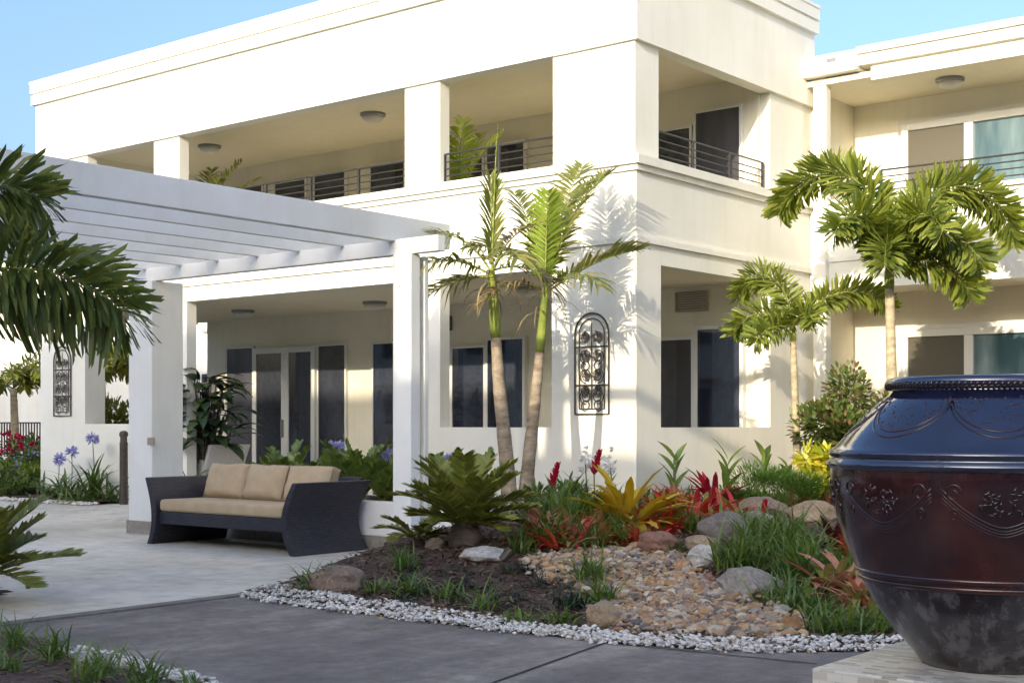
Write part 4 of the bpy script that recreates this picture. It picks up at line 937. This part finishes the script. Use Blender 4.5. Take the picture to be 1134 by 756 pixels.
# mondo cover on the mound
mo = MB(); rg = random.Random(77)
for i in range(60):
    px, py = rg.uniform(440, 640), rg.uniform(632, 676); p = B(px, py)
    if inpoly(p.x, p.y, RIV): continue
    for q in range(22): mo.strap(p + Vector((rg.gauss(0, .035), rg.gauss(0, .035), 0)), rg.uniform(0, 6.28), rg.uniform(.3, 1.3), rg.uniform(.05, .11), .006, 1.2, 3)
tag(struct(mo.build('mondo_grass', MONDO, origin=(0, 0, 0)), 'stuff'), 'patchy dark mondo grass scattered over the mulch mound', 'ground cover')
# --- bromeliads
BG = 'bromeliads in the garden bed'; BS = (.8, 1, 1, .9, .7, .1)
def brom(px, py, n, ln, wd, mt, label, seed, el=(.2, 1.35), bend=.9, sp=.03): return clump('bromeliad', B(px, py), n, ln * 1.08, wd * 1.3, mt, label, 'bromeliad', seed, el, bend, BG, None, sp, .35, BS)
brom(693, 588, 44, .62, .075, BYEL, 'large bright yellow bromeliad with arching broad leaves', 201, (.4, 1.35), 1.0)
brom(788, 562, 36, .44, .055, BBRIGHT, 'scarlet star-shaped bromeliad close to the corner wall', 202)
brom(752, 580, 70, .36, .045, BRED, 'dense dark red and green bromeliad below the pale lily stalks', 203, (.1, 1.4), 1.0, .13)
brom(715, 590, 60, .28, .04, BRED, 'low maroon bromeliad right of the yellow one', 204, (.1, 1.3), 1.0, .14)
brom(612, 605, 46, .30, .04, BRED, 'reddish bromeliad at the end of the white planter wall', 205, (.1, 1.2), .9, .1)
brom(660, 590, 36, .26, .04, BORG, 'orange bromeliad beneath the red ginger flowers', 206, (.2, 1.3), .9, .07)
brom(902, 560, 50, .30, .04, BORG, 'orange pink bromeliad under the yellow croton', 207, (.2, 1.4), .9, .1)
brom(936, 656, 80, .40, .05, BPINK, 'pink and green bromeliad left of the jar', 208, (.1, 1.2), .9, .06)
brom(950, 620, 40, .34, .05, BRED, 'crimson bromeliad half hidden behind the jar side', 209, (.2, 1.3), .8, .05)
brom(680, 600, 40, .24, .038, BORG, 'rusty orange bromeliad at the front below the big yellow one', 231, (.1, 1.2), .9, .1)
brom(706, 604, 40, .24, .036, BRED, 'brownish red bromeliad left of the reddish boulder', 232, (.1, 1.2), .9, .1)
brom(640, 606, 40, .26, .036, BPINK, 'pink tinged bromeliad at the back edge of creek stones', 233, (.1, 1.2), .9, .08)
brom(800, 575, 40, .30, .04, BRED, 'maroon bromeliad between scarlet star and dark angular rock', 234, (.1, 1.3), .9, .1)
brom(920, 545, 40, .32, .04, BORG, 'orange bromeliad tight against the jar ridge', 235, (.2, 1.3), .9, .1)
brom(955, 676, 50, .30, .045, BPINK, 'low pink bromeliad against the lower jar wall', 236, (.1, 1.2), .9, .06)
brom(770, 572, 50, .34, .042, BRED, 'dark red bromeliad between scarlet star and dense maroon mass', 212, (.1, 1.4), 1.0, .1)
brom(730, 578, 40, .30, .042, BRED, 'deep red bromeliad just above the reddish boulder', 213, (.1, 1.4), 1.0, .1)
brom(600, 592, 40, .32, .04, BPINK, 'pinkish green bromeliad against the planter wall end', 214, (.2, 1.3), .9, .08)
brom(738, 560, 30, .26, .04, BORG, 'rust coloured bromeliad behind the dense dark red one', 210, (.2, 1.3), .8, .08)
brom(635, 598, 30, .26, .035, BRED, 'small maroon bromeliad next to the green grass clump', 211, (.2, 1.2), .9, .06)
clump('cordyline', B(928, 610), 12, .5, .075, BDARK, 'dark burgundy cordyline with broad leaves leaning against the jar', 'plant', 215, (.3, 1.2), .5, None, None, .02, .3)
# --- gingers and lilies
clump('ginger_plant', B(622, 582), 22, .55, .05, STRAP, 'ginger plant with crimson spike right of the palm trunks', 'plant', 221, (.6, 1.45), .9, None, [(-.08, .40, 'spike')], .07, .3, fm=FLRED)
clump('ginger_plant', B(655, 582), 20, .55, .05, STRAP, 'ginger plant with the tallest red flower spike before the corner pier', 'plant', 222, (.7, 1.45), .8, None, [(.02, .50, 'spike')], .06, .3, fm=FLRED)
clump('orchid_plant', B(648, 576), 14, .4, .04, STRAP, 'white flowering plant left of the tall red ginger spike', 'plant', 223, (.6, 1.4), .9, None, [(0, .50, 'spray')], .05, .3, fm=FLWHITE)
clump('orchid_plant', B(676, 574), 14, .4, .04, STRAP, 'white flowering plant right of the tall red ginger spike', 'plant', 224, (.6, 1.4), .9, None, [(0, .46, 'spray')], .05, .3, fm=FLWHITE)
def lily(px, py, h, label, seed):
    rg = random.Random(seed); p = B(px, py); m = MB()
    for i in range(7):
        a = TH + (0 if i % 2 else math.pi) + rg.uniform(-.9, .9); z0 = h * (.15 + .1 * i); m.strap(p + Vector((0, 0, z0)), a, rg.uniform(.9, 1.4), h * .45, .095, .5, 5, .25, (.3, .8, 1, .9, .6, .1))
    m.tube([p, p + Vector((0, 0, h * .6))], .014, 6); tag(m.build('canna_lily', GRASSL, origin=p), label, 'plant', 'canna lilies by the corner wall')
lily(747, 560, .62, 'pale green canna stalk closest to the building corner', 1); lily(806, 560, .62, 'pale green canna stalk behind the scarlet bromeliad', 2); lily(846, 552, .58, 'slim canna stalk left of the feathery fern', 3); lily(872, 548, .42, 'short canna stalk by the small palm trunk', 4)
# --- leafy masses
def cloud(name, c, rx, ry, rz, n, ll, lw, mt, label, cat, seed, stems=5, upright=.3, clumps=14, group=None, extra=None):
    rg = random.Random(seed); o = thing(name, label, cat, Vector((c[0], c[1], c[2] - rz)), group); m = MB(); cs = []
    for i in range(clumps):
        d = Vector((rg.gauss(0, 1), rg.gauss(0, 1), rg.gauss(0, 1))).normalized() * rg.uniform(.35, .88); cs.append((Vector((c[0] + d.x * rx, c[1] + d.y * ry, c[2] + d.z * rz)), rg.uniform(.22, .42)))
    for i in range(n):
        q, s = rg.choice(cs); d = Vector((rg.gauss(0, 1), rg.gauss(0, 1), rg.gauss(0, 1))).normalized(); p = q + Vector((d.x * rx, d.y * ry, d.z * rz)) * s * rg.uniform(.5, 1.05)
        m.blade(p, d + Vector((rg.uniform(-.5, .5), rg.uniform(-.5, .5), upright + rg.uniform(-.3, .3))), ll * rg.uniform(.6, 1.2), lw * rg.uniform(.7, 1.2), Vector((rg.gauss(0, .6), rg.gauss(0, .6), 1)), .15)
    m.build('foliage', mt, o)
    if stems:
        s = MB(); b0 = Vector((c[0], c[1], c[2] - rz))
        for i in range(stems):
            q, _ = cs[i % clumps]; s.tube([b0 + Vector((rg.gauss(0, .03), rg.gauss(0, .03), -.03)), b0.lerp(q, .5) + Vector((rg.gauss(0, .04), rg.gauss(0, .04), .03)), q], [.018, .012, .004], 6)
        s.build('stems', WOOD, o)
    if extra:
        k, mt2, lab2, sz = extra
        for i in range(k):
            f = MB()
            d = Vector((rg.gauss(0, 1), rg.gauss(0, 1), abs(rg.gauss(0, 1)))).normalized(); p = Vector((c[0] + d.x * rx, c[1] + d.y * ry, c[2] + d.z * rz))
            for q in range(7): e = Vector((rg.gauss(0, 1), rg.gauss(0, 1), rg.gauss(.3, 1))).normalized(); f.blade(p, e, sz, sz * .6, Vector((rg.gauss(0, 1), rg.gauss(0, 1), 1)))
            f.build(lab2, mt2, o)
    return o
p = D(940, 14.3); cloud('shrub', (p.x, p.y, 1.02), .62, .55, .72, 6500, .085, .038, SHRUB, 'rounded green shrub with reddish tips behind the jar shoulder', 'shrub', 301, 9, .35, 30)
p = D(904, 13.6); cloud('croton', (p.x, p.y, .72), .2, .2, .34, 230, .15, .055, CROT, 'bright yellow croton at the left of the jar', 'shrub', 302, 5, .5, 10)
p = D(855, 13.6); cloud('asparagus_fern', (p.x, p.y, .56), .52, .38, .25, 5200, .075, .008, FERN, 'feathery light green fern bush against the corner wall', 'fern', 303, 0, .9, 26)
p = D(812, 13.7); cloud('asparagus_fern', (p.x, p.y, .45), .2, .2, .14, 700, .07, .008, GRASS, 'little dark fern left of the feathery light green bush', 'fern', 304, 0, .7, 8)
# leaf filler behind bromeliads along the wall
for k, (px, dep, z, rx, rz, lab) in enumerate(((600, 12.4, .5, .26, .2, 'leafy green bush right at the twin palm feet'), (640, 12.2, .48, .26, .2, 'leafy green bush behind the red ginger spikes'), (700, 12.4, .45, .24, .16, 'leafy green bush behind the yellow bromeliad'))):
    p = D(px, dep); cloud('bush', (p.x, p.y, z), rx, rx, rz, 420, .12, .03, GARD, lab, 'shrub', 310 + k, 4, .5, 12, 'green bushes under the corner pier')
# porch plant: broad dark leaves
def broadplant(p, h, n, label, seed, mt=DARKLEAF, ln=.45, wd=.2, pot=True):
    rg = random.Random(seed); o = thing('potted_plant' if pot else 'broad_leaf_plant', label, 'plant', p); m = MB(); s = MB()
    for i in range(n):
        a = rg.uniform(0, 6.28); hh = h * rg.uniform(.45, 1.0); r = rg.uniform(.05, .38); q = Vector(p) + Vector((math.cos(a) * r, math.sin(a) * r, hh)); s.tube([Vector(p) + Vector((0, 0, .15)), Vector(p).lerp(q, .6) + Vector((0, 0, .1)), q], .008, 5)
        m.strap(q, a + rg.uniform(-.4, .4), rg.uniform(-.1, .7), ln * rg.uniform(.6, 1.1), wd * rg.uniform(.7, 1.2), 1.1, 6, .2, (.2, .8, 1, .95, .6, .04))
    m.build('leaves', mt, o); s.build('stems', WOOD, o)
    if pot: MB().lathe([(.16, 0), (.2, .34), (.22, .36), (.2, .38), (.17, .36), (.0, .34)], p, 24).build('pot', plain('pot_glaze', (.25, .24, .22), .4, 5, .2, 0), o, smooth=True)
q = D(226, 19.0, .1); broadplant(q, 1.75, 120, 'large dark potted plant in porch between column and armchair', 401, ln=.5, wd=.2)
q = D(212, 17.6, .1); broadplant(q, .55, 9, 'low single-stemmed broad leaf plant at the broad column foot', 402, ZZ, .4, .1, False)
# balcony palms
for k, (px, y, h, lab) in enumerate(((222, 12.4, 1.3, 'potted palm on the upper balcony beside the second column'), (506, 12.5, 1.25, 'potted palm on the upper balcony right of the third column'))):
    d_ = ray(px, 470); t = y / d_[1]; p = Vector((d_[0] * t, y, 3.36)); o = thing('potted_palm', lab, 'plant', p, 'potted palms on the balcony'); rg = random.Random(410 + k)
    m = MB()
    for i in range(6): m.cur = 0; m.frond(p + Vector((0, 0, .45)), i * 2.4 + 1.2 + k, rg.uniform(1.0, 1.45), h * rg.uniform(.8, 1.0), .6, 26, .3, .035, rg, leafmat=1, droop=.3)
    m.build('fronds', [SHAFT, ALEXY if k else ALEX], o); MB().lathe([(.14, 0), (.18, .4), (.15, .42), (0, .4)], p, 20).build('pot', plain('balcony_pot', (.3, .2, .15), .6, 5, .2, 0), o, smooth=True)
# --- garden and house at the far left
hs = thing('neighbour_house', 'pale house with dark railing beyond the garden at the far left', 'house', (-32, 22, 0))
hw = MB(); hw.box(-46, -24.2, 21.5, 30, 0, 6.0); hw.build('wall', WALL, hs)
for x in (-29.6, -33.5, -27.2): window(hs, x, x + 1.6, 21.5, .3, 2.5, GLASS, .06, .06)
railing(hs, (-36, 20.2, 0), (-24.2, 20.2, 0), (1.25, .5), 90, .02, .35, 'railing')
an = thing('garden_pavilion', 'sunlit white building seen through the openings behind the porch', 'building', (-22, 20, 0))
m = MB(); m.box(-24.0, -18.3, 19.5, 26, 0, 3.2); m.box(-24.3, -18.25, 19.2, 26, 3.2, 3.5); m.box(-21.2, -20.9, 18.6, 18.9, 0, 3.2); m.build('wall', WALL, an)
window(an, -23.2, -22.0, 19.5, .9, 2.3, GLASS, .05, .05)
def small_tree(px, dep, hz, r, label, seed, n=900):
    p = D(px, dep, .12); rg = random.Random(seed); o = thing('garden_tree', label, 'tree', p, 'young trees in the far garden')
    MB().tube([p, p + Vector((.02, .02, hz * .5)), p + Vector((0, 0, hz))], [.1, .08, .06], 10).build('trunk', TRUNKL, o, smooth=True)
    m = MB()
    for i in range(9): m.frond(p + Vector((0, 0, hz)), i * 2.4, rg.uniform(.3, 1.2), r * 1.15, 1.7, 36, .34, .06, rg, plume=True, droop=.2)
    m.build('crown', YTREE, o)
small_tree(15, 25.5, 1.75, 1.0, 'yellowish young palm among red flowers at the far left', 501); small_tree(112, 22.8, 1.95, .8, 'yellowish young palm seen through the opening left of porch', 502)
gl = [(6, 24, .75, 'far left shrub covered in red flowers', FLRED, GARD), (34, 23.2, .72, 'red flowering shrub beside the left corner pier', FLRED, GARD), (40, 22.4, .5, 'low shrub with blue flowers by the left corner pier', FLBLUE, GARD), (18, 22.0, .42, 'lime leaved bush in front of the red flowers', FLYEL, FLYEL), (44, 21.4, .38, 'lime leaved bush below the left corner pier', FLYEL, FLYEL), (2, 21.3, .35, 'green bush at the very left picture edge', None, GARD), (26, 20.8, .3, 'green bush at the front of the far left bed', None, GARD)]
for k, (px, dep, z, lab, fm, lm) in enumerate(gl):
    p = D(px, dep); cloud('flowering_shrub', (p.x, p.y, z * .62 + .12), .55, .5, z * .62, 700, .13, .04, lm, lab, 'shrub', 510 + k, 4, .5, 14, 'shrubs in the far left garden', (14 if fm is FLBLUE else 24, fm, 'flower', .075) if fm else None)
clump('agapanthus', yz(30, 11.6, .15), 30, .5, .04, STRAP, 'strap-leaved clump in front of the far left shrubs', 'plant', 531, (.4, 1.2), 1.0, ag, None, .2, .3)
clump('agapanthus', yz(8, 11.4, .15), 30, .45, .04, STRAP, 'strap-leaved clump at the far left picture edge', 'plant', 532, (.4, 1.2), 1.0, ag, None, .2, .3)
p = D(126, 21.6); cloud('garden_shrub', (p.x, p.y, 1.05), .7, .5, .8, 1500, .14, .045, YTREE, 'leafy shrub seen through the wall opening left of the broad column', 'shrub', 540, 5, .4, 16)
# garden spotlights
def spot(px, py, label):
    p = B(px, py); o = thing('garden_spotlight', label, 'spotlight', p, 'garden spotlights'); MB().tube([p, p + Vector((0, 0, .08))], .01, 6).build('spike', IRON, o)
    a = p + Vector((0, 0, .09)); MB().tube([a, a + Vector((.04, .05, .07))], [.03, .038], 12).build('lamp_head', IRON, o)
spot(556, 634, 'small black garden spotlight on mulch right of the cycad')
# ================================================================== UNSEEN, ADDED BEHIND THE VIEWER (to shade the forecourt and show in the windows)
GLASSB = glassmat('plain_glass', (.01, .012, .016), (.02, .024, .03))
nb = thing('shade_building', 'long unseen two-storey building across the driveway, its terracotta roof stepped to cast shade', 'building', (-8, -18, 0))
SL = math.tan(SUN_EL) / .98
def wing_block(x0, x1, zf, nm):       # zf: height its roof edge's shadow reaches on the front facade
    t = zf + (YF + 16.2) * SL
    m = MB(); m.box(x0, x1, -24, -16.2, 0, t - .45); m.build('wall', HOUSEW, nb)
    m = MB(); m.box(x0, x1, -24.2, -16.0, t - .45, t); m.build(nm, ROOFT, nb)
xs1 = -9.3 + (YF + 16.2) * .194; xs2 = -22.4 + (YF + 16.2) * .194
wing_block(xs1, 26, .85, 'roof'); wing_block(xs2, xs1, 2.42, 'roof'); wing_block(-48, xs2, 5.6, 'roof')  # roof heights stepped to set where the shade edge falls
for i in range(14):
    for z in (.9, 4.2):
        x = -44 + i * 5; f = MB(); f.box(x, x + 2.2, -16.2, -16.12, z, z + 1.7); f.build('window', GLASSB, nb); BX(x - .5, x + 2.7, -16.2, -15.4, z + 1.95, z + 2.05).build('awning', ROOFT, nb)
pc = thing('shadow_frame', 'unseen slim white post and beam frame added to cast bars of shade on the pier', 'shade frame', (-5.5, .5, 0))  # added out of view, only for the shadow of its post and beam
Zb = 1.5 + 11.4 * math.tan(SUN_EL) / .98; xs_ = -8.88 + 11.4 * .19 / .98
m = MB(); m.box(xs_ - .1, xs_ + .14, .2, .36, 0, Zb + .5); m.box(xs_ + 3.6, xs_ + 3.8, .2, .36, 0, Zb + .5); m.build('post', PERG, pc)
m = MB(); m.box(xs_ + .14, xs_ + 3.6, .22, .34, Zb - .06, Zb + .06); m.build('beam', PERG, pc)

def crown_tree(x, y, h, r, label, seed):
    rg = random.Random(seed); o = thing('shade_tree', label, 'tree', (x, y, 0), 'trees across the driveway'); MB().tube([(x, y, -.1), (x + .1, y, h * .35), (x, y + .1, h * .7)], [.2, .15, .06], 10).build('trunk', WOOD, o, smooth=True)
    m = MB(); cs = [Vector((x + rg.gauss(0, r * .45), y + rg.gauss(0, r * .45), h - r + rg.gauss(0, r * .4))) for _ in range(14)]
    for i in range(1600):
        q = rg.choice(cs) + Vector((rg.gauss(0, r * .22), rg.gauss(0, r * .22), rg.gauss(0, r * .2))); q.z = min(q.z, h)
        m.blade(q, Vector((rg.gauss(0, 1), rg.gauss(0, 1), rg.gauss(0, .6))), rg.uniform(.2, .35), .16, Vector((rg.gauss(0, .6), rg.gauss(0, .6), 1)), .1)
    m.build('crown', GARD, o)
for k, (x, y, h, lab) in enumerate(((-18, -11, 5.2, 'leafy tree across the driveway furthest left'), (-11.5, -9, 4.4, 'small leafy tree across the driveway'), (3, -11, 5.0, 'leafy tree across the driveway at right'), (9, -9, 4.6, 'leafy tree across the driveway furthest right'))): crown_tree(x, y, h, 1.5, lab, 600 + k)
